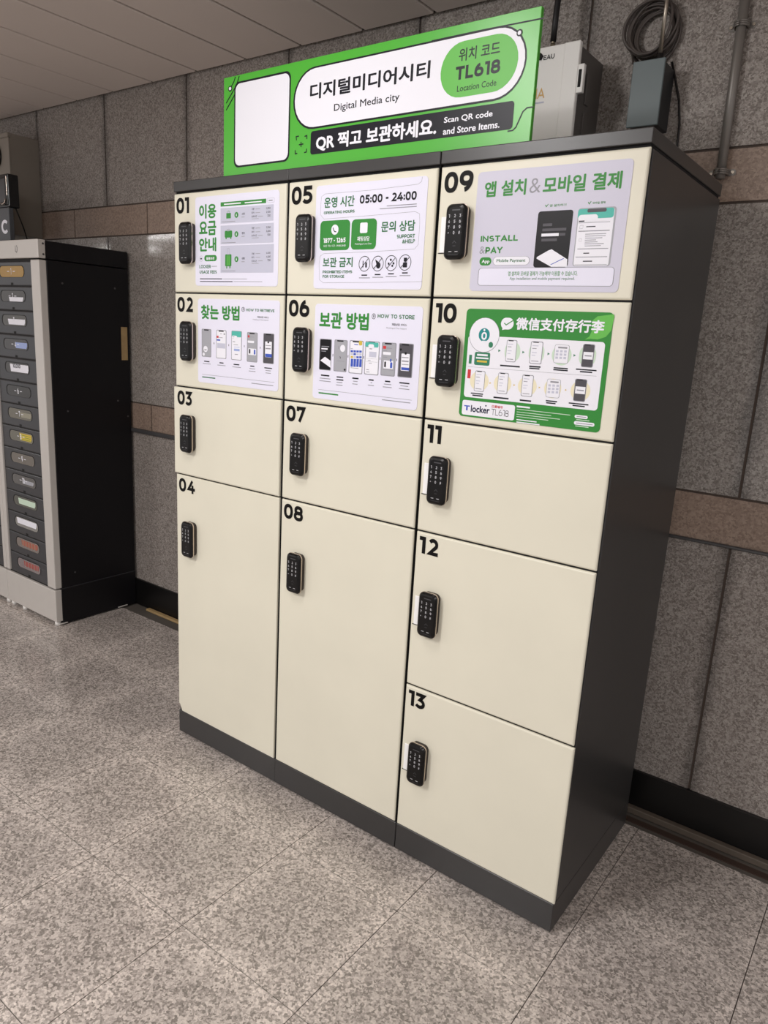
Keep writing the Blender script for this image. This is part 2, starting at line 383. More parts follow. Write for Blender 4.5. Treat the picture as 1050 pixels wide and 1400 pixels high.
# printed matter, in millimetres from the top left corner of each board
ART = {
'SIGN': [
  ('R', 'DK', 45.3, 17.7, 269.9, 246, 19),
  ('R', 'W', 50.6, 22.9, 264.9, 241.1, 18),
  ('R', 'DK', 280.8, 21.6, 979.2, 173, 99),
  ('R', 'W', 286.6, 25.9, 975.1, 168.4, 99),
  ('R', 'gS', 756.3, 36.7, 958.5, 154.1, 99),
  ('R', 'DK', 348.8, 178.4, 958.5, 236.8, 8),
  ('L', 'DK', 3, ((724.7, 22), (862.3, 22.5), (1010.4, 25.1))),
  ('L', 'DK', 3, ((49.7, 3.2), (42.5, 15.8), (27.9, 31.4))),
  ('L', 'DK', 3, ((65.3, 3.8), (55.4, 24.4), (10.7, 67.8))),
  ('L', 'DK', 3, ((49.1, 47.4), (10.9, 86.4))),
  ('R', 'DK', 19.7, 24.4, 35.9, 38.7, 9),
  ('R', 'W', 22.8, 27.1, 32.8, 35.6, 9),
  ('R', 'DK', 948.8, 36.5, 963.2, 51, 9),
  ('R', 'W', 951.7, 39.6, 960, 48.1, 9),
  ('L', 'DK', 3, ((947.1, 240.3), (960.3, 239.5), (967.6, 233.5), (981.3, 203.7), (990.6, 197.2), (1006.3, 197.2))),
  ('L', 'DK', 3, ((296.2, 195.3), (294.7, 185.9), (304.9, 185.4))),
  ('L', 'DK', 3, ((326, 188.3), (334.4, 187.2), (334.8, 196))),
  ('L', 'DK', 3, ((292.5, 219.8), (292.8, 229.2), (300.9, 228.7))),
  ('L', 'DK', 3, ((326, 229), (334.5, 228.2), (334.7, 219.8))),
  ('L', 'DK', 3, ((313.5, 200.5), (314, 214))),
  ('L', 'DK', 3, ((305.8, 207.5), (322.3, 206.7))),
  ('T', 'DK', 342, 62.5, 726.1, 101.1, '디지털미디어시티', 1),
  ('T', 'DK', 428.5, 121.3, 639.7, 143.4, 'Digital Media city', 0.4),
  ('T', 'W', 368.8, 189.8, 754.6, 230.9, 'QR 찍고 보관하세요.', 1.3),
  ('T', 'W', 774.9, 191.9, 905.3, 206.8, 'Scan QR code', 1),
  ('T', 'W', 774.2, 215.6, 925.8, 230.5, 'and Store Items.', 1),
  ('T', 'DK', 804.2, 51.5, 911.1, 78.7, '위치 코드', 0.6),
  ('T', 'DK', 798.4, 88.2, 915.1, 116.4, 'TL618', 1.6),
  ('T', 'DK', 805.3, 128.6, 908.5, 141.6, 'Location Code', 0.3),
],
'FEES': [
  ('T', 'gM', 18.2, 22, 97.1, 63.9, '이용', 1.3),
  ('T', 'gM', 18, 70.8, 97.3, 112.4, '요금', 1.3),
  ('T', 'gM', 17.8, 118.9, 97.4, 159.7, '안내', 1.3),
  ('R', 'gM', 42.3, 170.2, 100, 188.2, 99),
  ('T', 'W', 51.7, 175.5, 89.6, 184.2, '물품보관', 1),
  ('O', 'GR', 19.7, 171.7, 35.3, 188.5, 99, 0.6),
  ('R', 'DK', 23.8, 178.2, 31.2, 182.3, 0),
  ('T', 'gD', 18.7, 198.3, 72.8, 209.2, 'LOCKER', 1),
  ('R', 'GR', 76.8, 202.5, 100.9, 204.1, 0),
  ('T', 'gD', 18.7, 214.2, 100.2, 225, 'USAGE FEES', 1),
  ('R', 'gM', 116.5, 20.9, 309.3, 32.8, 1),
  ('R', 'W', 131.9, 25.4, 204.8, 28.8, 0),
  ('R', 'W', 221.4, 25.9, 291.7, 29.2, 0),
  ('O', 'GR', 313.8, 20.4, 342.2, 32.4, 2, 0.5),
  ('R', 'GR', 319.7, 25.3, 335.3, 28.1, 0),
  ('R', 'LIL', 116.7, 37.6, 339.7, 81.2, 1),
  ('R', 'LIL', 117, 86.8, 341.3, 140.1, 1),
  ('R', 'LIL', 117.4, 144.4, 343.4, 222.5, 1),
  ('R', 'gM', 142.2, 52.4, 162.1, 67.5, 1),
  ('O', 'gM', 146.7, 46, 157.4, 56.8, 99, 0.8),
  ('R', 'gM', 135.7, 101.8, 168.4, 121.6, 4),
  ('O', 'GR', 145.3, 97.5, 158.7, 103.9, 3, 1),
  ('R', 'gM', 139.7, 120.1, 144.7, 125.6, 0),
  ('R', 'gM', 160.5, 120, 165.4, 125.5, 0),
  ('R', 'gM', 138.2, 169.4, 166.1, 203.6, 3),
  ('O', 'GR', 147.8, 152, 156.6, 171.4, 1, 0.6),
  ('R', 'gM', 143.1, 204, 147.8, 210.1, 0),
  ('R', 'gM', 157.1, 203.6, 161.7, 209.7, 0),
  ('R', 'gS', 145.3, 173.1, 148, 200.7, 0),
  ('R', 'gS', 150.7, 172.9, 153.4, 200.5, 0),
  ('R', 'gS', 156.1, 172.8, 158.8, 200.3, 0),
  ('R', 'gM', 178, 51.1, 194.5, 67.1, 99),
  ('T', 'W', 184.4, 55.6, 188.1, 62.8, 'i', 0.5),
  ('R', 'gM', 178.6, 104.8, 195.3, 121, 99),
  ('T', 'W', 185.1, 109.3, 188.9, 116.7, 'i', 0.5),
  ('R', 'gM', 179.5, 175.7, 196.3, 192.1, 99),
  ('T', 'W', 186, 180.3, 189.8, 187.8, 'i', 0.5),
  ('T', 'DK', 209.4, 54, 221.2, 60.5, '소형', 0.5),
  ('R', 'GR', 208.4, 65.4, 221.3, 67.1, 0),
  ('T', 'DK', 210.2, 107.6, 222.1, 114.2, '중형', 0.5),
  ('R', 'GR', 209.2, 119.1, 222.2, 120.8, 0),
  ('T', 'DK', 211.3, 178.8, 223.3, 185.4, '대형', 0.5),
  ('R', 'GR', 210.3, 190.5, 223.4, 192.2, 0),
  ('T', 'DK', 250.2, 43.5, 261.8, 49.2, '기본', 0.4),
  ('R', 'GR', 266.8, 46.2, 285.4, 47.6, 0),
  ('T', 'DK', 309.8, 44.3, 327.3, 49.9, '2,200', 0),
  ('T', 'DK', 250.4, 53.7, 262, 59.4, '추가', 0.4),
  ('R', 'GR', 267, 56.3, 285.7, 57.7, 0),
  ('T', 'DK', 310, 54.3, 327.5, 60, '2,100', 0),
  ('T', 'DK', 250.6, 63.7, 273, 69.4, '초과시간', 0.4),
  ('R', 'GR', 278, 66.5, 296.6, 67.9, 0),
  ('T', 'DK', 315.6, 64, 327.8, 69.7, '300', 0),
  ('R', 'GR', 251.5, 72.5, 280.3, 73.7, 0),
  ('T', 'DK', 251.3, 95.9, 262.9, 101.7, '기본', 0.4),
  ('R', 'GR', 268, 98.3, 286.6, 99.8, 0),
  ('T', 'DK', 311.1, 95.9, 328.7, 101.5, '3,300', 0),
  ('T', 'DK', 251.5, 106.2, 263.1, 112, '추가', 0.4),
  ('R', 'GR', 268.2, 108.6, 286.9, 110, 0),
  ('T', 'DK', 311.4, 106, 329, 111.7, '3,200', 0),
  ('T', 'DK', 251.7, 116.2, 274.2, 122, '초과시간', 0.4),
  ('R', 'GR', 279.2, 118.7, 297.8, 120.2, 0),
  ('T', 'DK', 317, 115.8, 329.2, 121.4, '500', 0),
  ('R', 'GR', 252.5, 125.1, 281.5, 126.3, 0),
  ('T', 'DK', 252.7, 166.6, 264.4, 172.5, '기본', 0.4),
  ('R', 'GR', 269.5, 168.7, 288.3, 170.1, 0),
  ('T', 'DK', 313, 165.4, 330.6, 171.1, '4,400', 0),
  ('T', 'DK', 252.9, 177.1, 264.6, 182.9, '추가', 0.4),
  ('R', 'GR', 269.7, 179.1, 288.5, 180.5, 0),
  ('T', 'DK', 313.2, 175.7, 330.9, 181.4, '4,200', 0),
  ('T', 'DK', 253.1, 187.1, 275.7, 193, '초과시간', 0.4),
  ('R', 'GR', 280.8, 189.2, 299.6, 190.6, 0),
  ('T', 'DK', 318.8, 185.5, 331.2, 191.3, '700', 0),
  ('R', 'GR', 254, 196.1, 283.1, 197.3, 0),
  ('R', 'GR', 121.8, 75.6, 181.2, 77.1, 0),
  ('R', 'GR', 122.2, 135.3, 183.9, 136.8, 0),
  ('R', 'GR', 122.8, 216.7, 183, 218.2, 0),
  ('R', 'GR', 128.9, 239.8, 234.4, 241.1, 0),
  ('R', 'GR', 175.7, 247.4, 298.8, 248.7, 0),
  ('R', 'DK', 21.5, 239.1, 124.9, 241.5, 0),
  ('R', 'DK', 21.5, 247.1, 171.8, 249.4, 0),
],
'RETRIEVE': [
  ('T', 'gM', 15.1, 18.6, 192.4, 62.6, '찾는 방법', 1.3),
  ('O', 'DK', 201.1, 21.7, 215.5, 34.9, 99, 1.4),
  ('R', 'DK', 206.8, 24.9, 209.9, 31.1, 0),
  ('T', 'gD', 221.7, 25, 340.2, 34.5, 'HOW TO RETRIEVE', 1),
  ('T', 'DK', 269.3, 46.1, 317.4, 51.8, '채팅상담 서비스', 0.5),
  ('T', 'GR', 250.8, 54.5, 317.6, 59.3, 'Multilingual Chat Support', 0),
  ('R', 'GR', 18.2, 92.4, 63.9, 179.1, 3.5),
  ('R', 'PH', 20.5, 94, 61.7, 177.4, 3),
  ('R', 'BK', 30.2, 93.9, 52.1, 97.4, 1),
  ('R', 'GR', 87.6, 93, 134.4, 179.9, 3.5),
  ('R', 'W', 90, 94.7, 132.1, 178.2, 3),
  ('R', 'BK', 99.7, 94.5, 122.1, 98, 1),
  ('R', 'GR', 157.3, 92.7, 203.6, 180.5, 3.5),
  ('R', 'W', 159.6, 94.3, 201.3, 178.8, 3),
  ('R', 'BK', 169, 94.2, 191.1, 97.7, 1),
  ('R', 'GR', 226.8, 94.2, 272.2, 182, 3.5),
  ('R', 'PH', 229.1, 95.9, 270, 180.3, 3),
  ('R', 'BK', 237.9, 95.8, 259.6, 99.2, 1),
  ('R', 'GR', 296.3, 94.4, 341.8, 182.2, 3.5),
  ('R', 'PD', 298.6, 96.1, 339.5, 180.5, 3),
  ('R', 'BK', 307.1, 95.9, 328.9, 99.4, 1),
  ('R', 'W', 27.1, 145.1, 47.4, 164, 99),
  ('R', 'W', 23.2, 166.3, 33.8, 176.4, 99),
  ('R', 'DK', 31.8, 156.3, 42.7, 158.3, 0),
  ('R', 'RED', 90.2, 111, 98.8, 117.4, 0),
  ('R', 'BL', 90.2, 121.5, 106.4, 125.9, 0),
  ('R', 'LIL', 92.5, 133.2, 130, 148.5, 0),
  ('R', 'GR', 100.7, 115.3, 117.6, 116.8, 0),
  ('R', 'GR', 107.4, 103.3, 112.6, 105.3, 0),
  ('R', 'GR', 122.3, 102.4, 128.3, 106.8, 0),
  ('R', 'TEAL', 159.1, 93.9, 201, 111.2, 3),
  ('R', 'W', 160.7, 107.3, 183.5, 115.6, 9),
  ('R', 'GR', 163.6, 110.3, 171.6, 111.8, 0),
  ('R', 'GR', 163.6, 115.3, 167.3, 116.5, 0),
  ('R', 'GR', 163.7, 124.5, 174.7, 126.4, 0),
  ('R', 'GR', 167.5, 133.6, 187.4, 135.1, 0),
  ('R', 'GR', 173.3, 162.2, 187.8, 164.2, 0),
  ('R', 'LB', 169.4, 140.6, 194.7, 142, 0),
  ('R', 'LB', 169.5, 146.3, 194.9, 153.1, 0),
  ('R', 'RED', 230.8, 103.3, 237.8, 110, 0),
  ('R', 'W', 230, 118.8, 258, 125.5, 2),
  ('R', 'W', 233, 141.7, 267.3, 160.9, 1),
  ('R', 'BK', 236.5, 143.4, 242.5, 157.3, 2),
  ('R', 'BL', 257.6, 144.5, 264.2, 158.8, 2),
  ('R', 'GR', 239.2, 107.2, 256.7, 108.6, 0),
  ('R', 'GR', 229.9, 113.6, 239.4, 115.1, 0),
  ('R', 'W', 304.8, 117.9, 332.5, 163.6, 2),
  ('R', 'BL', 306, 153.6, 333, 163, 0),
  ('R', 'GR', 307.3, 128.3, 328.8, 130.2, 0),
  ('R', 'GR', 307.5, 136.6, 329.1, 139.9, 0),
  ('R', 'BK', 314.4, 117.7, 321.9, 122.8, 99),
  ('R', 'DK', 29.8, 191.6, 55.2, 194.9, 0),
  ('R', 'DK', 103, 191.7, 121.9, 195, 0),
  ('R', 'DK', 168.2, 192.4, 193.7, 195.6, 0),
  ('R', 'DK', 242, 192.6, 259.5, 195.8, 0),
  ('R', 'DK', 302.8, 193.7, 335, 196.6, 0),
  ('R', 'DK', 75.8, 132.4, 78.5, 137.4, 0),
  ('R', 'DK', 144.4, 134.4, 146.6, 139.8, 0),
  ('R', 'DK', 214, 134, 216.1, 139.3, 0),
  ('R', 'DK', 283.2, 134.7, 285.3, 139.9, 0),
  ('R', 'GR', 23.9, 199.6, 61, 201.6, 0),
  ('R', 'GR', 93.6, 200, 131.3, 202, 0),
  ('R', 'GR', 162.8, 200.7, 201, 202.7, 0),
  ('R', 'GR', 238.6, 200.8, 263.2, 202.8, 0),
  ('R', 'GR', 236.2, 208.3, 265.1, 210.3, 0),
  ('R', 'GR', 308.1, 201.7, 330.2, 203.6, 0),
  ('R', 'GR', 308.3, 208.9, 330.4, 210.8, 0),
  ('R', 'GR', 19.9, 234.7, 346.3, 235.7, 0),
  ('R', 'GR', 248.2, 244.2, 341.6, 246.4, 0),
  ('R', 'gD', 20.6, 241.9, 83, 245.2, 0),
],
'HOURS': [
  ('L', 'GR', 0.7, ((344, 1.5), (342.6, 11.6), (332.9, 17.4), (187.5, 21.9), (32.8, 21.5), (19.7, 27.5), (17.9, 44.3), (17.6, 72.8), (30.6, 84.8), (191.5, 82.9), (329.1, 80.1), (342.5, 85.9), (344.7, 108.5), (344.2, 157.4), (333.8, 167.8), (197.3, 171.6), (34.9, 173.2), (21.6, 180), (18.7, 200.3), (21.8, 241.6), (35.9, 249.5), (202.3, 248.1), (363.9, 245.3))),
  ('T', 'gD', 30.2, 30.8, 134.6, 57.5, '운영 시간', 0.8),
  ('T', 'gD', 29.8, 65, 136.2, 73.9, 'OPERATING HOURS', 0.9),
  ('T', 'gD', 226.3, 99.2, 331.6, 124.8, '문의 상담', 0.8),
  ('T', 'gD', 277.3, 132.3, 332.6, 141.6, 'SUPPORT', 0.9),
  ('T', 'gD', 294.9, 144.5, 333.6, 153.7, '&HELP', 0.9),
  ('T', 'gD', 32.3, 183.8, 137, 209.2, '보관 금지', 0.8),
  ('T', 'gD', 32.9, 216.5, 137, 225, 'PROHIBITED ITEMS', 0.9),
  ('T', 'gD', 33.4, 228.3, 109.7, 236.9, 'FOR STORAGE', 0.9),
  ('T', 'DK', 152, 31.5, 330.5, 52.8, '05:00 - 24:00', 1.6),
  ('R', 'GR', 240.4, 61.7, 332.1, 63.5, 0),
  ('R', 'GR', 218.5, 67.3, 332.6, 69.1, 0),
  ('R', 'gM', 19.1, 89.6, 123.4, 165.7, 12),
  ('R', 'gM', 128.5, 90.4, 211.9, 165.4, 12),
  ('R', 'W', 58.6, 100.4, 83.8, 126.2, 99),
  ('L', 'DK', 2.4, ((64.7, 107.7), (66.6, 113.5), (71, 118.2), (76.3, 118.7))),
  ('T', 'W', 32.2, 134.1, 109.7, 146.7, '1877 - 1265', 1.6),
  ('T', 'W', 32.9, 150.9, 110.5, 157, '상담 가능 시간 : 09:00-24:00', 0.2),
  ('R', 'W', 157.3, 99.2, 182.1, 125, 4),
  ('T', 'W', 149.4, 132.9, 190.2, 144.7, '채팅상담', 0.8),
  ('T', 'W', 142.6, 149.4, 197.5, 154.6, 'Multilingual Live Chat', 0.2),
  ('O', 'DK', 158.3, 181.8, 196.2, 220.8, 99, 1.6),
  ('R', 'DK', 171.4, 193.7, 173.9, 210.2, 0),
  ('R', 'DK', 180.5, 198, 185.5, 210.7, 0),
  ('L', 'DK', 1.6, ((165.6, 213.9), (189, 188.7))),
  ('R', 'DK', 169.1, 228.3, 188.2, 231.3, 0),
  ('R', 'GR', 161.4, 235.7, 197.5, 237.6, 0),
  ('O', 'DK', 201.7, 182, 240.1, 220.4, 99, 1.6),
  ('R', 'DK', 216.4, 197.8, 230.1, 213.4, 99),
  ('Q', 'DK', ((212.5, 190.7), (222.7, 196.7), (217.2, 202.6))),
  ('L', 'DK', 1.6, ((208.9, 213.7), (233, 188.8))),
  ('R', 'DK', 213.1, 226.9, 231.6, 229.9, 0),
  ('R', 'GR', 205.6, 234.2, 240.8, 236, 0),
  ('O', 'DK', 244.9, 181.2, 282.9, 219.9, 99, 1.6),
  ('R', 'DK', 253.6, 198.9, 259.3, 204.8, 99),
  ('R', 'DK', 265.4, 204.2, 271.1, 210, 99),
  ('R', 'DK', 259.6, 189.5, 265.3, 195.4, 99),
  ('R', 'DK', 268.8, 198.4, 274.5, 204.2, 99),
  ('L', 'DK', 1.6, ((252, 212.8), (275.9, 188.3))),
  ('R', 'DK', 256.3, 225.2, 274.4, 228.1, 0),
  ('R', 'GR', 249.1, 232.3, 283.4, 234.2, 0),
  ('O', 'DK', 288, 180.1, 326.3, 219, 99, 1.6),
  ('R', 'DK', 301.2, 199.1, 314.1, 211.4, 2),
  ('R', 'DK', 303, 188, 313.1, 197.4, 0),
  ('L', 'DK', 1.6, ((294.9, 211.7), (319.4, 187.5))),
  ('R', 'DK', 299.9, 223.1, 317.5, 226, 0),
  ('R', 'GR', 292.9, 230.2, 326.2, 232, 0),
],
'STORE': [
  ('T', 'gM', 16.9, 20.5, 191.2, 65.4, '보관 방법', 1.3),
  ('O', 'DK', 200.9, 20.8, 212.8, 35.3, 99, 1.4),
  ('R', 'DK', 205.3, 24.3, 208.3, 31.1, 0),
  ('T', 'gD', 219.7, 21.1, 336.9, 33, 'HOW TO STORE', 1),
  ('T', 'DK', 266.8, 43.5, 314.3, 49.9, '채팅상담 서비스', 0.5),
  ('T', 'GR', 250.1, 53.9, 315, 58.8, 'Multilingual Chat Support', 0),
  ('R', 'GR', 21, 93.7, 65.5, 179.3, 3.5),
  ('R', 'BK', 23.3, 95.5, 63.3, 177.5, 3),
  ('R', 'BK', 30.8, 95.2, 52, 98.6, 1),
  ('R', 'GR', 75.1, 93.6, 121.8, 179.4, 3.5),
  ('R', 'PH', 77.4, 95.5, 119.5, 177.4, 3),
  ('R', 'BK', 85.2, 95.1, 107.6, 98.5, 1),
  ('R', 'GR', 129.3, 92.8, 177.2, 180.8, 3.5),
  ('R', 'W', 131.7, 94.8, 174.9, 178.8, 3),
  ('R', 'BK', 139.5, 94.4, 162.4, 97.8, 1),
  ('R', 'GR', 183.7, 92.4, 231.8, 180.1, 3.5),
  ('R', 'W', 186.1, 94.4, 229.5, 178, 3),
  ('R', 'BK', 193.7, 93.9, 216.8, 97.4, 1),
  ('R', 'GR', 238.8, 92.7, 285.8, 179, 3.5),
  ('R', 'PH', 241.2, 94.7, 283.5, 176.9, 3),
  ('R', 'BK', 248.4, 94.2, 270.8, 97.6, 1),
  ('R', 'GR', 294.2, 92.3, 340.4, 178.8, 3.5),
  ('R', 'PD', 296.6, 94.3, 338.1, 176.8, 3),
  ('R', 'BK', 303.4, 93.8, 325.4, 97.3, 1),
  ('Q', 'W', ((25.8, 153.4), (42.4, 142.5), (63.6, 152.1), (63.6, 159), (65, 171.5))),
  ('R', 'GR', 28.6, 113.2, 56.7, 115.5, 0),
  ('R', 'GR', 28.4, 126.4, 45.8, 128.4, 0),
  ('R', 'W', 28.1, 118.9, 51.3, 122.7, 0),
  ('R', 'W', 96.6, 106.5, 114.1, 125.5, 99),
  ('T', 'DK', 95.3, 138.7, 99.1, 144.3, '1', 0.5),
  ('R', 'GR', 89.7, 110, 92.7, 118.4, 0),
  ('R', 'GR', 87.2, 150.3, 113.4, 151.4, 0),
  ('R', 'DK', 112.4, 170.1, 119.1, 175.7, 99),
  ('R', 'YEL', 161.6, 92.9, 172.7, 104.9, 3),
  ('R', 'BL', 133.9, 119.1, 142.3, 124.6, 0),
  ('R', 'BL', 144, 118.8, 152.3, 124.4, 0),
  ('R', 'BL', 154, 118.6, 162.3, 124.1, 0),
  ('R', 'BL', 163.9, 118.4, 172.2, 123.9, 0),
  ('R', 'LIL', 134.4, 126.5, 142.8, 132.1, 0),
  ('R', 'BL', 144.4, 126.3, 152.8, 131.8, 0),
  ('R', 'LIL', 154.4, 126.1, 162.7, 131.6, 0),
  ('R', 'LIL', 164.4, 125.8, 172.6, 131.3, 0),
  ('R', 'YEL', 134.8, 134.3, 143.3, 139.9, 0),
  ('R', 'LIL', 144.9, 134.1, 153.3, 139.6, 0),
  ('R', 'BL', 154.9, 133.8, 163.2, 139.3, 0),
  ('R', 'BL', 164.8, 133.5, 173.1, 139, 0),
  ('R', 'BL', 135.7, 141.8, 144.2, 163, 0),
  ('R', 'BL', 145.8, 141.5, 154.2, 162.7, 0),
  ('R', 'BL', 155.8, 141.2, 164.1, 162.3, 0),
  ('R', 'BL', 165.8, 141, 174, 162, 0),
  ('R', 'BL', 145.6, 102.4, 159, 104.6, 0),
  ('R', 'GR', 133.6, 114.5, 141.6, 115.9, 0),
  ('R', 'GR', 136.5, 165.4, 163.9, 166.8, 0),
  ('R', 'TEAL', 183.3, 95.1, 227.8, 107.5, 3),
  ('R', 'W', 194.1, 99.9, 213.5, 110.8, 9),
  ('R', 'GR', 188.9, 106, 194.9, 107.6, 0),
  ('R', 'GR', 198.1, 111.3, 207.2, 112.9, 0),
  ('R', 'GR', 191, 166.2, 199.9, 168.1, 0),
  ('R', 'GR', 190.6, 172.2, 202.1, 173.8, 0),
  ('R', 'GR', 194.7, 141.4, 203.6, 142.8, 0),
  ('R', 'GR', 198.8, 148.8, 208.3, 150.2, 0),
  ('R', 'GR', 189.1, 137.3, 226.1, 137.8, 0),
  ('R', 'GR', 189.6, 145.5, 226.6, 146, 0),
  ('R', 'LIL', 198.3, 119.2, 222.2, 133.3, 0),
  ('R', 'RED', 242.9, 101.8, 253.2, 109.3, 0),
  ('R', 'GR', 254.7, 106.2, 272, 108.1, 0),
  ('R', 'GR', 243.5, 113.2, 257.2, 114.8, 0),
  ('R', 'GR', 245.4, 130, 258.4, 131.6, 0),
  ('R', 'GR', 245.2, 162.2, 281.1, 163.6, 0),
  ('R', 'W', 244, 117.1, 269.6, 124.5, 2),
  ('R', 'W', 247.7, 138.9, 278.4, 159.9, 1),
  ('R', 'BK', 250.1, 142, 255.6, 156.8, 2),
  ('R', 'BL', 269.3, 142.8, 276.1, 157.8, 2),
  ('R', 'BL', 268.1, 134.2, 272.9, 142.3, 99),
  ('R', 'W', 303.6, 118.1, 330, 161.6, 2),
  ('R', 'BL', 305.5, 153, 330.6, 159.9, 0),
  ('R', 'GR', 305.3, 126.7, 326.7, 128.9, 0),
  ('R', 'GR', 306, 135.6, 327.5, 138.7, 0),
  ('R', 'GR', 306.7, 144.7, 328.1, 146.3, 0),
  ('R', 'BK', 313.1, 114.3, 320.4, 120.6, 99),
  ('R', 'BK', 297.2, 105.6, 303.9, 111.4, 99),
  ('R', 'DK', 29.7, 191.9, 60.7, 195.7, 0),
  ('R', 'DK', 87.6, 192.7, 111.4, 195.9, 0),
  ('R', 'DK', 86.9, 200.1, 112.5, 203.3, 0),
  ('R', 'DK', 143.7, 191.5, 165.6, 195.1, 0),
  ('R', 'DK', 200.5, 191.7, 217.5, 195.3, 0),
  ('R', 'DK', 255.2, 191.1, 272.4, 194.6, 0),
  ('R', 'DK', 301.9, 191.4, 334.1, 194.6, 0),
  ('R', 'DK', 70.1, 133.1, 72, 139.9, 0),
  ('R', 'DK', 124.5, 132.8, 126.3, 139.5, 0),
  ('R', 'DK', 179, 132.6, 181.1, 139.1, 0),
  ('R', 'DK', 234.3, 132.2, 236, 138.7, 0),
  ('R', 'DK', 288.5, 132.4, 290.2, 138.8, 0),
  ('R', 'GR', 26.1, 201.2, 65, 203.2, 0),
  ('R', 'GR', 24.5, 208.6, 66.5, 210.6, 0),
  ('R', 'GR', 88.4, 207.9, 109.2, 209.9, 0),
  ('R', 'GR', 86.9, 215.3, 110.3, 217.3, 0),
  ('R', 'GR', 146.7, 200.4, 162.4, 202.3, 0),
  ('R', 'GR', 144.6, 207.8, 162.9, 209.7, 0),
  ('R', 'GR', 207.4, 199.7, 212.7, 201.6, 0),
  ('R', 'GR', 198.9, 206.8, 219.2, 208.8, 0),
  ('R', 'GR', 252.3, 199.5, 276.3, 201.4, 0),
  ('R', 'GR', 249.3, 207.1, 278.3, 209, 0),
  ('R', 'GR', 305.8, 199.5, 330.7, 201.4, 0),
  ('R', 'GR', 302, 207.1, 334.7, 209, 0),
  ('R', 'GR', 21.8, 234.1, 344.9, 235, 0),
  ('R', 'GR', 248.9, 241.1, 340.6, 243.2, 0),
  ('R', 'gM', 23, 241.8, 95.9, 245.6, 0),
],
'PAY': [
  ('T', 'gM', 20.2, 21.6, 125.1, 55.6, '앱 설치', 1.1),
  ('T', 'GR', 133.4, 22.6, 160.4, 53, '&', -0.6),
  ('T', 'gM', 165.9, 22.1, 341.4, 56.5, '모바일 결제', 1.1),
  ('T', 'gM', 20.1, 137.7, 116.4, 154.1, 'INSTALL', 1.6),
  ('T', 'GR', 19.7, 162.6, 33.7, 179, '&', -0.6),
  ('T', 'gM', 35.3, 162.4, 80.3, 179, 'PAY', 1.6),
  ('R', 'gM', 21.7, 186.9, 53.3, 205.2, 99),
  ('T', 'W', 28.1, 192.1, 48.5, 201.8, 'App', 1),
  ('R', 'GR', 57.3, 186.2, 150.7, 205.1, 99),
  ('R', 'W', 58.4, 186.7, 149.6, 204.6, 99),
  ('T', 'gD', 67.1, 191.4, 140.5, 200.2, 'Mobile Payment', 0.7),
  ('R', 'BK', 160.8, 92.4, 242.8, 210.6, 6),
  ('Q', 'W', ((167.7, 188.4), (193.6, 175), (201.5, 172.5), (240.6, 194.1), (241.4, 209.8), (204.6, 209.5), (167.3, 191.7))),
  ('L', 'BL', 1.4, ((202.9, 204.9), (232.4, 192))),
  ('R', 'PD', 174.6, 118.2, 196.6, 123.9, 0),
  ('R', 'PD', 174.6, 128.7, 230.8, 134.4, 0),
  ('R', 'PD', 216.2, 139.2, 229.8, 144.9, 0),
  ('R', 'PD', 174.7, 149.8, 211.7, 155.6, 0),
  ('R', 'W', 173.5, 139.1, 214.6, 145.2, 0),
  ('R', 'PH', 253.7, 90.5, 337.7, 209.1, 6),
  ('R', 'W', 256, 93, 334, 208.3, 5),
  ('R', 'TEAL', 253.8, 92.5, 333, 112.3, 5),
  ('R', 'W', 255.6, 104, 299.4, 117.8, 20),
  ('R', 'W', 295.6, 112.6, 334, 117.6, 20),
  ('R', 'PD', 274.5, 92.6, 316.5, 100, 3),
  ('R', 'GR', 257.6, 119.7, 326.9, 120.7, 0),
  ('R', 'GR', 259.3, 136.3, 328.1, 138.1, 0),
  ('R', 'GR', 261.5, 172.5, 329.6, 174, 0),
  ('R', 'GR', 259.2, 189.2, 329.6, 190.6, 0),
  ('R', 'GR', 258.9, 205.5, 330.7, 206.7, 0),
  ('R', 'GR', 275.4, 142.8, 321.5, 144.1, 0),
  ('R', 'GR', 275.5, 146.9, 321, 148.2, 0),
  ('R', 'GR', 276, 150.9, 314.1, 152.3, 0),
  ('R', 'GR', 275.9, 154.9, 300.7, 156.3, 0),
  ('R', 'GR', 276.4, 158.9, 304.5, 160.3, 0),
  ('R', 'GR', 276.4, 162.7, 318.8, 164.1, 0),
  ('R', 'GR', 276.7, 166.7, 312.9, 168.1, 0),
  ('R', 'DK', 257.9, 115.7, 270.3, 118.1, 0),
  ('R', 'DK', 275.7, 127.5, 296.2, 129.4, 0),
  ('R', 'DK', 275.9, 181.2, 289, 183.2, 0),
  ('R', 'DK', 276.9, 197.6, 297.5, 199.6, 0),
  ('O', 'GR', 261.1, 125.1, 268.8, 132.2, 1, 0.5),
  ('O', 'GR', 262.6, 152, 268.8, 158, 1, 0.4),
  ('R', 'GR', 20.9, 210.7, 349.3, 250.4, 8),
  ('R', 'W2', 22.6, 211.6, 347.9, 249.5, 7),
  ('T', 'gM', 99.9, 218.5, 268, 228.7, '앱 설치와 모바일 결제가 가능해야 이용할 수 있습니다.', 0.4),
  ('T', 'gD', 105, 231, 262.5, 239.3, 'App installation and mobile payment required.', 0),
  ('T', 'gM', 186.2, 79, 224.8, 84.2, '앱 설치하기', 0.5),
  ('T', 'gM', 283.8, 79, 311.4, 83.6, '모바일 결제', 0.5),
  ('L', 'gM', 1.6, ((175.6, 79.2), (178.4, 83.3), (182.8, 78))),
  ('L', 'gM', 1.6, ((273.8, 78.9), (276.5, 82.9), (280.2, 77.7))),
],
'CHINESE': [
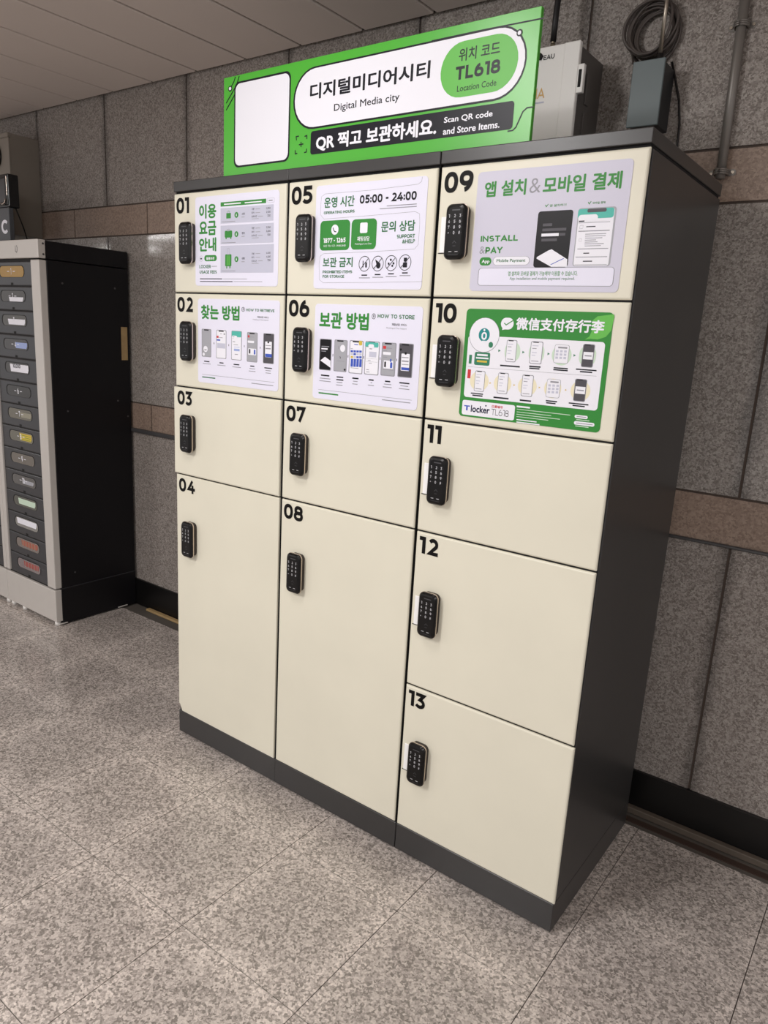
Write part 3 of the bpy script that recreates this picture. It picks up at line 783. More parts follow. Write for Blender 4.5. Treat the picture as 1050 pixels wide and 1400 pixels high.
  ('Q', 'gS', ((303.7, 58.9), (313.2, 51.5), (317.6, 37.7), (315.2, 18.5), (326.2, 8.6), (361.8, 3.4), (363, 9.4), (360.2, 37), (349.9, 50.8), (332.4, 57.2), (315.8, 56.4))),
  ('R', 'W', 10.4, 62, 350.6, 209.5, 8),
  ('R', 'PG', 111.5, 71.5, 151.5, 117.7, 99),
  ('R', 'PG', 173.3, 71.3, 211.8, 116.5, 99),
  ('R', 'PG', 230.3, 72.3, 277.3, 117.4, 99),
  ('R', 'PG', 294.7, 70.3, 333.4, 116.4, 99),
  ('R', 'PY', 24.5, 146.4, 76.2, 191.1, 99),
  ('R', 'PY', 90.3, 147.6, 136.6, 191.4, 99),
  ('R', 'PY', 154, 148.6, 201.7, 191.5, 99),
  ('R', 'PY', 220.6, 148, 261.7, 192.1, 99),
  ('R', 'PY', 284.3, 147, 330.1, 192.1, 99),
  ('L', 'GR', 0.6, ((15.9, 136.4), (339.9, 135))),
  ('R', 'TG', 31.9, 100.2, 74, 131, 4),
  ('R', 'W', 38.5, 104.5, 67.5, 108.9, 0),
  ('R', 'W', 36.1, 112.2, 70.3, 115.8, 0),
  ('R', 'YEL', 39.2, 119.5, 67, 123.9, 0),
  ('R', 'GR', 12.5, 19.5, 94.3, 100.8, 99),
  ('R', 'W', 13.5, 20.3, 93.3, 99.6, 99),
  ('R', 'TEALD', 38.6, 44, 68.3, 75.1, 99),
  ('O', 'W', 46.3, 52.8, 61, 71.1, 99, 4.2),
  ('R', 'W', 50.5, 45.9, 55.6, 51.1, 99),
  ('R', 'W', 49, 73.1, 60.7, 75.7, 99),
  ('R', 'TG', 67.6, 75, 79.2, 88.5, 99),
  ('R', 'TG', 16.9, 107.8, 24.7, 129, 1),
  ('R', 'RED', 16.3, 142.8, 25, 164.2, 1),
  ('R', 'W', 95, 18.1, 127.9, 44.8, 99),
  ('Q', 'W', ((100.5, 37.4), (111, 43.8), (99.5, 46.4))),
  ('L', 'gM', 2.2, ((103.5, 30.4), (108.8, 34.5), (125.5, 24.2))),
  ('T', 'W', 134.3, 16.6, 344.4, 44.4, '微信支付存行李', 1.2),
  ('R', 'GR', 115, 67.8, 141.8, 118.1, 3.5),
  ('R', 'W', 116.3, 69.1, 140.5, 116.8, 3),
  ('R', 'BK', 119.5, 68.7, 132.4, 70.7, 1),
  ('R', 'LIL', 118.7, 76.7, 132.1, 78.2, 0),
  ('R', 'GR', 118.8, 82.9, 128.2, 84.4, 0),
  ('R', 'LIL', 119, 91.9, 129.8, 93.4, 0),
  ('R', 'LIL', 119.1, 98.1, 127.2, 99.6, 0),
  ('R', 'GR', 119.4, 111, 135.5, 112.5, 0),
  ('R', 'GR', 176.6, 68.2, 207, 118.4, 3.5),
  ('R', 'W', 178.1, 69.7, 205.5, 116.9, 3),
  ('R', 'BK', 182, 69.1, 196.5, 71.1, 1),
  ('R', 'LIL', 181, 77.1, 196.2, 78.6, 0),
  ('R', 'GR', 181.1, 83.3, 191.8, 84.8, 0),
  ('R', 'LIL', 181.2, 92.3, 193.4, 93.8, 0),
  ('R', 'LIL', 181.3, 98.5, 190.5, 100, 0),
  ('R', 'GR', 181.5, 111.4, 199.8, 112.9, 0),
  ('R', 'GR', 37.5, 144, 65.3, 193.5, 3.5),
  ('R', 'W', 38.9, 145.3, 63.9, 192.2, 3),
  ('R', 'BK', 42.6, 144.9, 55.8, 146.8, 1),
  ('R', 'LIL', 41.6, 152.6, 55.4, 154, 0),
  ('R', 'GR', 41.6, 158.7, 51.3, 160.2, 0),
  ('R', 'LIL', 41.7, 167.6, 52.8, 169.1, 0),
  ('R', 'LIL', 41.7, 173.7, 50.1, 175.2, 0),
  ('R', 'GR', 41.8, 186.4, 58.5, 187.9, 0),
  ('R', 'GR', 100.5, 144.1, 127.9, 193.3, 3.5),
  ('R', 'W', 101.9, 145.4, 126.5, 192, 3),
  ('R', 'BK', 105.3, 145, 118.4, 146.9, 1),
  ('R', 'LIL', 104.4, 152.7, 118, 154.2, 0),
  ('R', 'GR', 104.5, 158.8, 114.1, 160.3, 0),
  ('R', 'LIL', 104.6, 167.7, 115.6, 169.2, 0),
  ('R', 'LIL', 104.7, 173.8, 112.9, 175.3, 0),
  ('R', 'GR', 104.9, 186.4, 121.3, 187.8, 0),
  ('R', 'GR', 163.4, 144.2, 192.1, 193.9, 3.5),
  ('R', 'W', 164.9, 145.6, 190.7, 192.5, 3),
  ('R', 'BK', 168.4, 145.1, 182.1, 147.1, 1),
  ('R', 'LIL', 167.5, 152.8, 181.7, 154.3, 0),
  ('R', 'GR', 167.6, 159, 177.6, 160.5, 0),
  ('R', 'LIL', 167.7, 167.9, 179.2, 169.4, 0),
  ('R', 'LIL', 167.8, 174.1, 176.5, 175.6, 0),
  ('R', 'GR', 168.1, 186.8, 185.3, 188.3, 0),
  ('R', 'GR', 301.6, 67.9, 328.7, 117.6, 3.5),
  ('R', 'PD', 303, 69.3, 327.3, 116.2, 3),
  ('R', 'BK', 305.8, 68.7, 318.8, 70.7, 1),
  ('R', 'W', 304.5, 84.7, 326.7, 100.6, 0),
  ('R', 'GR', 307.9, 91.6, 323.6, 94.1, 0),
  ('R', 'GR', 292.4, 143.7, 320.4, 193.1, 3.5),
  ('R', 'PD', 293.8, 145.1, 319, 191.6, 3),
  ('R', 'BK', 297, 144.5, 310.3, 146.5, 1),
  ('R', 'W', 295.3, 160.4, 318.4, 176.2, 0),
  ('R', 'GR', 298.8, 167.2, 315.2, 169.7, 0),
  ('R', 'GR', 235.8, 72.3, 270.6, 113.1, 4),
  ('R', 'W', 236.7, 73.1, 269.7, 112.3, 3.6),
  ('R', 'GR', 244, 76.8, 265.7, 80.4, 0),
  ('R', 'LIL', 239.9, 84.3, 246, 89.1, 0),
  ('R', 'LIL', 249.5, 84.2, 255.6, 89, 0),
  ('R', 'LIL', 259.1, 84.1, 265.1, 88.8, 0),
  ('R', 'LIL', 239.9, 91.6, 246, 96.4, 0),
  ('R', 'LIL', 249.5, 91.4, 255.6, 96.2, 0),
  ('R', 'LIL', 259.1, 91.3, 265.1, 96, 0),
  ('R', 'LIL', 239.9, 98.8, 246, 103.6, 0),
  ('R', 'LIL', 249.5, 98.7, 255.6, 103.4, 0),
  ('R', 'LIL', 259.1, 98.5, 265.2, 103.3, 0),
  ('R', 'GR', 225.9, 149, 259.1, 190.8, 4),
  ('R', 'W', 226.8, 149.8, 258.3, 190, 3.6),
  ('R', 'GR', 234.2, 153.5, 254.2, 157.2, 0),
  ('R', 'LIL', 230.1, 161.3, 236.3, 166.2, 0),
  ('R', 'LIL', 239.9, 160.9, 246, 165.8, 0),
  ('R', 'LIL', 249.6, 160.5, 255.7, 165.4, 0),
  ('R', 'LIL', 230, 168.7, 236.3, 173.6, 0),
  ('R', 'LIL', 239.8, 168.3, 246, 173.2, 0),
  ('R', 'LIL', 249.6, 167.9, 255.7, 172.8, 0),
  ('R', 'LIL', 230, 176.2, 236.2, 181.1, 0),
  ('R', 'LIL', 239.8, 175.7, 246, 180.6, 0),
  ('R', 'LIL', 249.6, 175.3, 255.7, 180.2, 0),
  ('R', 'DK', 102.6, 125.9, 154.1, 129.3, 0),
  ('R', 'DK', 177.8, 122.9, 206, 126.3, 0),
  ('R', 'DK', 178.2, 127.4, 204.1, 130.3, 0),
  ('R', 'DK', 238.2, 122.3, 272, 125.2, 0),
  ('R', 'DK', 237.8, 126.5, 272.4, 129.4, 0),
  ('R', 'DK', 291, 121.7, 338.4, 124.5, 0),
  ('R', 'DK', 301.1, 126.3, 329.2, 129.2, 0),
  ('R', 'DK', 29.9, 197.7, 63.9, 200.4, 0),
  ('R', 'DK', 34.6, 202.1, 62.8, 205.3, 0),
  ('R', 'DK', 92.7, 201.6, 132.9, 205.2, 0),
  ('R', 'DK', 162.4, 201.8, 191.3, 205.3, 0),
  ('R', 'DK', 227.6, 197.2, 255.2, 200.2, 0),
  ('R', 'DK', 229, 201.8, 252.1, 204.7, 0),
  ('R', 'DK', 283.3, 197.1, 329.5, 199.9, 0),
  ('R', 'DK', 292.8, 201.6, 321.4, 204.5, 0),
  ('Q', 'TG', ((94.7, 91), (101, 93.7), (94.9, 97.1))),
  ('Q', 'TG', ((156.9, 91), (162.9, 93.6), (157, 97))),
  ('Q', 'TG', ((219.7, 91.2), (225.5, 93.8), (219.9, 97.1))),
  ('Q', 'TG', ((281.7, 90.9), (287.3, 93.5), (282, 96.7))),
  ('Q', 'YEL', ((78.9, 168.7), (83.7, 170.5), (78.9, 173.2))),
  ('Q', 'YEL', ((142.5, 168.4), (147.1, 170.2), (142.5, 172.8))),
  ('Q', 'YEL', ((206.8, 168.7), (211.2, 170.4), (206.8, 172.9))),
  ('Q', 'YEL', ((271.1, 168.7), (275.4, 170.4), (271.2, 172.9))),
  ('R', 'W', 8.3, 217.1, 152, 253, 5),
  ('T', 'BL', 14.2, 229.7, 30.2, 242, 'T', 2),
  ('T', 'NV', 33.5, 227.8, 85.7, 244.5, 'locker', 1.1),
  ('R', 'NV', 72.3, 223.8, 76.2, 227.8, 99),
  ('T', 'RED', 89.8, 221.9, 120.1, 228.5, '位置编号', 0.6),
  ('T', 'DK', 90.6, 231.3, 137, 246, 'TL618', -0.2),
  ('R', 'W', 156, 216.9, 190, 220.8, 0),
  ('R', 'PG', 157, 224.5, 289.9, 226, 0),
  ('R', 'PG', 157.6, 230.8, 244.6, 232.3, 0),
  ('R', 'PG', 157.3, 236.4, 266.7, 237.9, 0),
  ('R', 'PG', 157.9, 241.8, 238.7, 243.3, 0),
  ('R', 'W', 158.6, 248.4, 210.3, 250.9, 0),
  ('R', 'W', 159.2, 254, 218.3, 256.6, 0),
  ('R', 'W', 300.6, 222.9, 331.3, 230.1, 99),
  ('R', 'W', 300.7, 236.8, 348.5, 244.9, 99),
  ('R', 'PG', 305.2, 232.4, 335.9, 234.2, 0),
  ('R', 'PG', 304.7, 246.8, 335.7, 248.6, 0),
  ('R', 'GR', 305.3, 225.6, 327.7, 227.2, 0),
  ('R', 'GR', 306.1, 240.2, 344.3, 241.8, 0),
],
}

# ------------------------------------------------------------------ setting
YW = .69          # face of the granite wall
CH = 2.53         # ceiling height
P_ = .61
wall = MB()
wall.box(-9, 6, YW+.0035, YW+.12, 0, CH+.1, M['grout'])
def course(z0, z1, off, m):
    k0 = math.floor((-8.9-off)/P_)
    for k in range(k0, 24):
        x0 = off+k*P_
        if x0 > 5.2: break
        d = random.uniform(0, .0015)
        wall.box(x0+.004, x0+P_-.004, YW-d, YW+.03, z0+.0035, z1-.0035, m)
course(0.0, .945, -.79, M['wall_granite']); course(.945, 1.09, -1.075, M['band_granite']); course(1.09, 1.895, -.79, M['wall_polished'])
course(1.895, 2.035, -1.08, M['band_granite']); course(2.035, CH+.02, -.79, M['wall_granite'])
tag(wall.build('wall_back'), 'wall of flamed grey granite slabs with two brown granite bands', None, None, 'structure')

fl = MB(); fl.box(-9, 6, -6, YW+.1, -.1, -.003, M['floor_grout'])
T_ = .3925
for i in range(-23, 16):
    for j in range(-15, 2):
        x0 = -.03+i*T_; y0 = -.19+j*T_; y1 = min(y0+T_, YW)
        fl.box(x0+.0012, x0+T_-.0012, y0+.0012, y1-.0012, -.02, 0, M['floor_granite'])
fl.box(.4, 6, YW-.075, YW-.05, -.01, .0006, M['brown_stain'])
tag(fl.build('floor'), 'polished speckled beige grey granite floor slabs', None, None, 'structure')

ce = MB(); ce.box(-9, 6, -6, YW+.1, CH+.012, CH+.1, M['ceiling_gap'])
for k in range(-28, 19):
    x0 = -.70+.3*k; ce.box(x0+.006, x0+.294, -6, YW-.018, CH, CH+.03, M['ceiling'], .004, 2)
tag(ce.build('ceiling'), 'ceiling of long beige metal strips with dark joints', None, None, 'structure')

sk = MB(); sk.box(-9, 6, YW-.012, YW+.01, .0, .145, M['black_skirting'], .002, 1)
tag(sk.build('baseboard_back'), 'black skirting along the foot of the granite wall', None, None, 'structure')
sw = MB(); sw.box(-1.10, -.42, YW-.040, YW-.016, 0, .012, M['wood_strip'], .003, 2)
tag(sw.build('wooden_stick', None, (-.76, YW-.028, 0), (-.76, YW-.028, 0)), 'thin pale wooden stick lying on the floor along the black skirting', 'stick')
st = MB(); st.box(.4, 6, YW-.034, YW-.012, 0, .022, M['floor_strip'], .003, 2)
tag(st.build('trim_1'), 'dull tan strip along the foot of the black skirting', None, None, 'structure')
rl = MB(); rl.box(-9, .6, YW-.018, YW, .940, .960, M['rail'], .004, 2); rl.box(.6, 6, YW-.010, YW, .942, .951, M['rail'], .002, 1)
tag(rl.build('trim_2'), 'thin dark metal rail below the lower brown band', None, None, 'structure')

# ------------------------------------------------------------------ luggage lockers
H = 1.9234; DEP = .587
ROWS = {'A': [(1.887, 1.5875), (1.5875, 1.2875), (1.2875, .990), (.990, .0915)],
        'C': [(1.887, 1.5875), (1.5875, 1.2875), (1.2875, .990), (.990, .5437), (.5437, .0915)]}

def keypad_mesh():
    """door lock, local origin at the top left of its face on the door plane (x right, z down)"""
    wd, ht = .0560, .124
    k = MB()
    k.prism(rrect(.003, wd-.002, -ht+.005, -.002, .014), -.015, -.0005, M['lock_base'])
    k.prism(rrect(-.0004, wd+.0006, -ht-.0005, .0010, .0145), -.018, -.0145, M['chrome'])
    k.prism(rrect(0, wd, -ht, 0, .014), -.027, -.0175, M['lock_black'], .006)
    y = -.0272
    k.flat(rrect(.019, .041, -.0155, -.0130, .001), y, M['key_dim'])
    for r_, row in enumerate(('123', '456', '789', '*0#')):
        for c_, ch in enumerate(row):
            x = .0125+.0150*c_; z = -.0270-.0125*r_
            hw = .0022 if ch not in '*1' else .0014; hz = .0036 if ch != '*' else .002
            k.text(ch, .8, x-hw, x+hw, z-hz, z+hz, y, M['key_print'])
            k.flat(rrect(x+.004, x+.0065, z-.0006, z+.0002, 0), y, M['key_dim'])
    k.stroke([(.026, -.088), (.031, -.083), (.036, -.088)], .001, y, M['key_dim'])
    k.flat(rrect(.027, .035, -.0945, -.0935, 0), y, M['key_dim'])
    k.flat(rrect(.017, .025, -.1075, -.1060, 0), y, M['key_print']); k.flat(rrect(.034, .042, -.1075, -.1060, 0), y, M['key_print'])
    k.flat(rrect(.016, .043, -.1135, -.1128, 0), y, M['key_dim'])
    return k
kp_proto = None
sp_proto = None
NOTICE = {'01': ('FEES', 'white locker usage fees notice'), '02': ('RETRIEVE', 'white how to retrieve notice with five phone pictures'),
          '05': ('HOURS', 'white operating hours and help notice'), '06': ('STORE', 'white how to store notice with six phone pictures'),
          '09': ('PAY', 'white install and pay notice with two phone pictures'), '10': ('CHINESE', 'green payment notice with Chinese writing')}
DIGX = {'1': .66}
def digits(mb, num, x, zt):
    """bold printed door number, 46 mm tall"""
    cx = x
    for ch in num:
        wd = .0465*GLYPH[ch][0]
        mb.text(ch, 3.2, cx, cx+wd, zt-.0465, zt, -.0008, M['number_black']); cx += wd+.0042

def locker(name, x0, rows, first, label, seams):
    global kp_proto, sp_proto
    L = Vector((x0+.25, .29, 0))
    root = tag(empty(name, L), label, 'lockers', 'columns of the luggage locker bank')
    a, b = seams
    bd = MB(); bd.box(x0+a, x0+.5-b, .018, DEP, .0915, 1.887, M['charcoal'], .002, 1)
    bd.box(x0+a+.004, x0+.5-b-.004, .0065, .03, .0915, 1.889, M['gap'])
    bd.build('body', root, L)
    hd = MB(); hd.box(x0+a, x0+.5-b, .001, DEP+.003, 1.8935, H, M['charcoal'], .002, 2); hd.box(x0+.004, x0+.496, .01, DEP-.004, 1.885, 1.895, M['gap'])
    hd.build('header', root, L)
    pl = MB(); pl.box(x0+a, x0+.5-b, .003, DEP, .006, .0905, M['charcoal'], .0015, 1); pl.box(x0+.006, x0+.494, .012, DEP-.01, 0, .012, M['gap'])
    pl.build('plinth', root, L)
    for i, (zt, zb) in enumerate(rows):
        num = '%02d' % (first+i)
        gl = .0045; gr = .0055
        xa, xb, z1, z0 = x0+gl, x0+.5-gr, zt-.0025, zb+.0025
        if x0 == 0: xa -= .001
        if x0 == 1: xb = x0+.4995
        ys = 0.0
        if num == '03': xa -= .008; ys = -.003; xb -= .001
        if num == '13': xb += .003; ys = -.001
        if num in ('01', '05', '09'): z1 = 1.8865
        dm = MB()
        if num == '04':
            dm.prism([(xa+.017, z0), (xb, z0), (xb, z1), (xa, z1), (xa, z0+.027), (xa+.005, z0+.024)], ys, .007, M['cream'], .0015)
        else:
            dm.prism(rrect(xa, xb, z0, z1, .0012, 2), ys, .007, M['cream'], .0035)
        door = dm.build('door', root, L)
        tag(door, 'cream door numbered %s' % num)
        nb = MB(); digits(nb, num, x0+.0165, zt-.013); nb.build('door_number', door, L, (0, ys, 0))
        kx = x0+(.0555 if x0 < .9 else .0425)-.0015; kz = zt-(.087 if zb > .98 else .155)-.002
        if kp_proto is None: kp_proto = keypad_mesh().build('keypad_lock', door); ko = kp_proto
        else: ko = kp_proto.copy(); COL.objects.link(ko); ko.parent = door
        ko.location = Vector((kx, ys, kz))-L
        if x0 > .9:
            if sp_proto is None:
                q = MB(); q.box(-.0255, .004, -.0025, 0, -.106, -.024, M['strike'], .001, 1); q.box(-.029, .002, -.0022, 0, -.1075, -.106, M['gap']); sp_proto = q.build('strike_plate', door); so = sp_proto
            else: so = sp_proto.copy(); COL.objects.link(so); so.parent = door
            so.location = Vector((kx, ys, kz))-L
        if num in NOTICE:
            key, lab = NOTICE[num]
            tl = {'FEES': (.108, 1.871), 'RETRIEVE': (.119, 1.571), 'HOURS': (.608, 1.8705), 'STORE': (.618, 1.565), 'PAY': (1.108, 1.867), 'CHINESE': (1.106, 1.5635)}[key]
            wdt, hgt = .3615, {'FEES': .261, 'RETRIEVE': .261, 'HOURS': .265, 'STORE': .260, 'PAY': .2625, 'CHINESE': .257}[key]
            sx0 = tl[0]
            n = MB(); n.prism(rrect(sx0, sx0+wdt, tl[1]-hgt, tl[1], .010), -.0012, 0, M['print_gM'] if key == 'CHINESE' else (M['print_W3'] if key == 'PAY' else M['print_W2']))
            artwork(n, key, tl[0], tl[1], -.0013)
            tag(n.build('notice', door, L), lab)
locker('locker_column', 0, ROWS['A'], 1, 'left end column of the cream lockers, doors 01 to 04', (0, 0))
locker('locker_column', .5, ROWS['A'], 5, 'middle column of the cream lockers, doors 05 to 08', (0, .0012))
locker('locker_column', 1, ROWS['C'], 9, 'right end column of the cream lockers with five doors, 09 to 13', (.0012, 0))

# ------------------------------------------------------------------ green sign on the lockers
sg = MB(); sg.box(.218, 1.222, .015, .027, H+.0004, 2.192, M['sign_green'], .001, 1); artwork(sg, 'SIGN', .218, 2.192, .0148)
tag(sg.build('sign', None, (.72, .02, H), (.72, .02, H)), 'long green sign board with Korean station name standing on top of the lockers', 'sign')

# ------------------------------------------------------------------ fittings behind the lockers
L = Vector((.95, YW, 2.03))
eb = tag(empty('electrical_cabinet', L), 'white and grey electrical cabinet on the wall right behind the green sign', 'electrical box')
b = MB(); b.box(.80, 1.094, .512, YW, 1.76, 2.296, M['grey_enamel'], .003, 1); b.build('housing', eb, L)
b = MB(); b.box(.795, 1.102, .500, .514, 1.755, 2.299, M['white_enamel'], .003, 2); b.box(1.056, 1.102, .4965, .501, 1.755, 2.299, M['white_enamel'], .002, 1)
b.text('NOUVEAU', .5, .945, 1.027, 2.264, 2.279, .4992, M['print_DK'])
amb = mat('amber_print', (222, 178, 104), .5); b.text('PRIMA', .2, .915, 1.008, 2.167, 2.196, .4992, amb)
b.flat(rrect(.93, 1.008, 2.155, 2.159, 0), .4992, M['print_LIL']); b.build('door', eb, L)
b = MB(); b.box(1.096, 1.119, .499, .513, 2.168, 2.240, M['white_enamel'], .0015, 1); b.box(1.105, 1.113, .4975, .502, 2.182, 2.226, M['gap']); b.build('latch', eb, L)
b = MB()
for z in (2.20, 2.10): b.box(1.094, 1.099, .575, .60, z-.04, z+.04, M['grey_enamel'], .001, 1)
b.build('hinge', eb, L)
b = MB(); b.cyl((.989, .56, 2.296), 'z', .007, .032, M['brass'], 12); b.cyl((.989, .56, 2.326), 'z', .005, .008, M['brass'], 12); b.build('cable_gland', eb, L)
b = MB(); b.cyl((.982, .494, 2.276), 'y', .009, .008, M['gap'], 16); b.build('lock_knob', eb, L)

b = MB(); b.tube([(.989, .56, 2.332), (.990, .56, 2.40), (.990, .565, 2.46), (.990, .57, CH)], .0085, M['cable_black'], 10)
tag(b.build('conduit_cable', None, (.989, .56, 2.332), (.989, .56, 2.332)), 'thick black cable rising from the brass gland of the white cabinet', 'cable')

L = Vector((1.262, YW, 2.17))
jb = tag(empty('junction_box', L), 'small slate grey junction box on the wall above the locker corner', 'electrical box')
b = MB(); b.box(1.226, 1.304, .592, YW, 2.09, 2.249, M['slate_dark'], .002, 1); b.build('housing', jb, L)
b = MB(); b.box(1.222, 1.3085, .585, .594, 2.087, 2.252, M['slate'], .002, 2); b.build('cover', jb, L)
b = MB(); b.cyl((1.278, .63, 2.249), 'z', .0085, .028, M['cable_black'], 14); b.build('connector', jb, L)

b = MB(); b.tube([(1.277, .63, 2.277), (1.277, .63, CH)], .0055, M['rod'], 12)
tag(b.build('conduit_rod', None, (1.277, .63, 2.277), (1.277, .63, 2.277)), 'thin bare metal rod rising out of the slate grey junction box', 'conduit')

random.seed(11)
b = MB(); cx, cz = 1.240, 2.350
for k in range(15):
    rx = random.uniform(.050, .074); rz = rx*random.uniform(1.0, 1.14); ph = random.uniform(0, 6.28); yy = random.uniform(.648, .680)
    ox, oz = random.uniform(-.006, .006), random.uniform(-.006, .008); tl_ = random.uniform(-.35, .2)
    pts = []
    for i in range(40):
        a = 2*PI*i/40; wob = 1+.045*math.sin(2*a+ph)+.03*math.sin(3*a+ph*2)
        x = rx*wob*math.cos(a); z = rz*wob*math.sin(a)
        pts.append((cx+ox+x*math.cos(tl_)-z*math.sin(tl_), min(YW-.006, yy+.010*math.sin(a+ph)), cz+oz+x*math.sin(tl_)+z*math.cos(tl_)))
    b.tube(pts, random.choice((.0030, .0036, .0042)), M['cable'], 6, True)
b.tube([(cx-.055, .67, cz-.05), (cx-.045, .655, cz-.075), (cx-.03, .65, cz-.09), (1.235, .64, 2.255)], .0035, M['cable'], 6)
tag(b.build('cable_coil', None, (cx, .68, cz+.07), (cx, .68, cz+.07)), 'coil of dark cable hung on the wall above the slate grey junction box', 'cable')

b = MB(); b.tube([(1.295, .682, 2.27), (1.312, .684, 2.22), (1.328, .684, 2.17), (1.338, .684, 2.11), (1.340, .684, 2.05), (1.336, .684, 1.90)], .003, M['cable_black'], 8)
tag(b.build('hanging_cable', None, (1.3, .684, 2.27), (1.3, .684, 2.27)), 'thin black cable hanging down the wall right of the slate junction box', 'cable')

L = Vector((1.468, YW-.016, 1.955))
wp = tag(empty('wall_pipe', L), 'grey metal conduit pipe running up the wall above the right end of the lockers', 'pipe')
b = MB(); b.tube([(1.470, YW-.017, 1.955), (1.468, YW-.017, 2.2), (1.464, YW-.017, CH)], .0125, M['pipe'], 18); b.build('pipe', wp, L)
for z in (1.972, 2.330):
    b = MB(); x = 1.4697 if z < 2 else 1.466
    b.prism(rrect(x-.036, x+.036, z-.0085, z+.0085, .0085), YW-.003, YW, M['pipe'])
    pts = [(x+.0165*math.cos(PI*i/10), YW-.017-.0165*math.sin(PI*i/10), z) for i in range(11)]
    for dz in (-.005, 0, .005): b.tube([(p[0], p[1], p[2]+dz) for p in [(x+.0165, YW-.002, z)]+pts+[(x-.0165, YW-.002, z)]], .0032, M['pipe'], 6)
    for s in (-1, 1): b.cyl((x+s*.028, YW-.006, z), 'y', .004, .004, M['rod'], 10)
    b.build('pipe_clamp', wp, L)

# ------------------------------------------------------------------ drawer cabinets on the left
FY = .222
WINS = [('amber', (168, 128, 42), '1', None), ('g', (72, 70, 68), '2', ('W', .35, .95, 0, .4)), ('g', (84, 82, 78), '3', ('W', .25, .97, .1, .62)), ('g', (70, 68, 68), '4', ('LB', .5, 1, .15, .7)),
        ('g', (66, 64, 62), None, ('W', .22, 1, .1, .85)), ('g', (52, 50, 48), '6', None), ('g', (108, 104, 92), '7', ('PHt', .55, 1, .2, .7)), ('g', (110, 108, 96), '8', ('YEL', .45, .97, .15, .85)),
        ('g', (112, 106, 98), '9', None), ('g', (96, 94, 92), '10', ('PH', .5, .95, .2, .6)), ('g', (92, 92, 84), None, ('PG', .22, .97, .2, .8)), ('g', (140, 138, 134), None, ('W', .1, .97, .3, .9)),
        ('g', (128, 118, 112), None, ('R1', .25, .97, .25, .85)), ('g', (134, 122, 122), None, ('R2', .3, .97, .3, .85))]
M['print_PHt'] = mat('print_PHt', (150, 146, 128), .4); M['print_R1'] = mat('print_R1', (168, 92, 74), .4); M['print_R2'] = mat('print_R2', (160, 70, 68), .4)
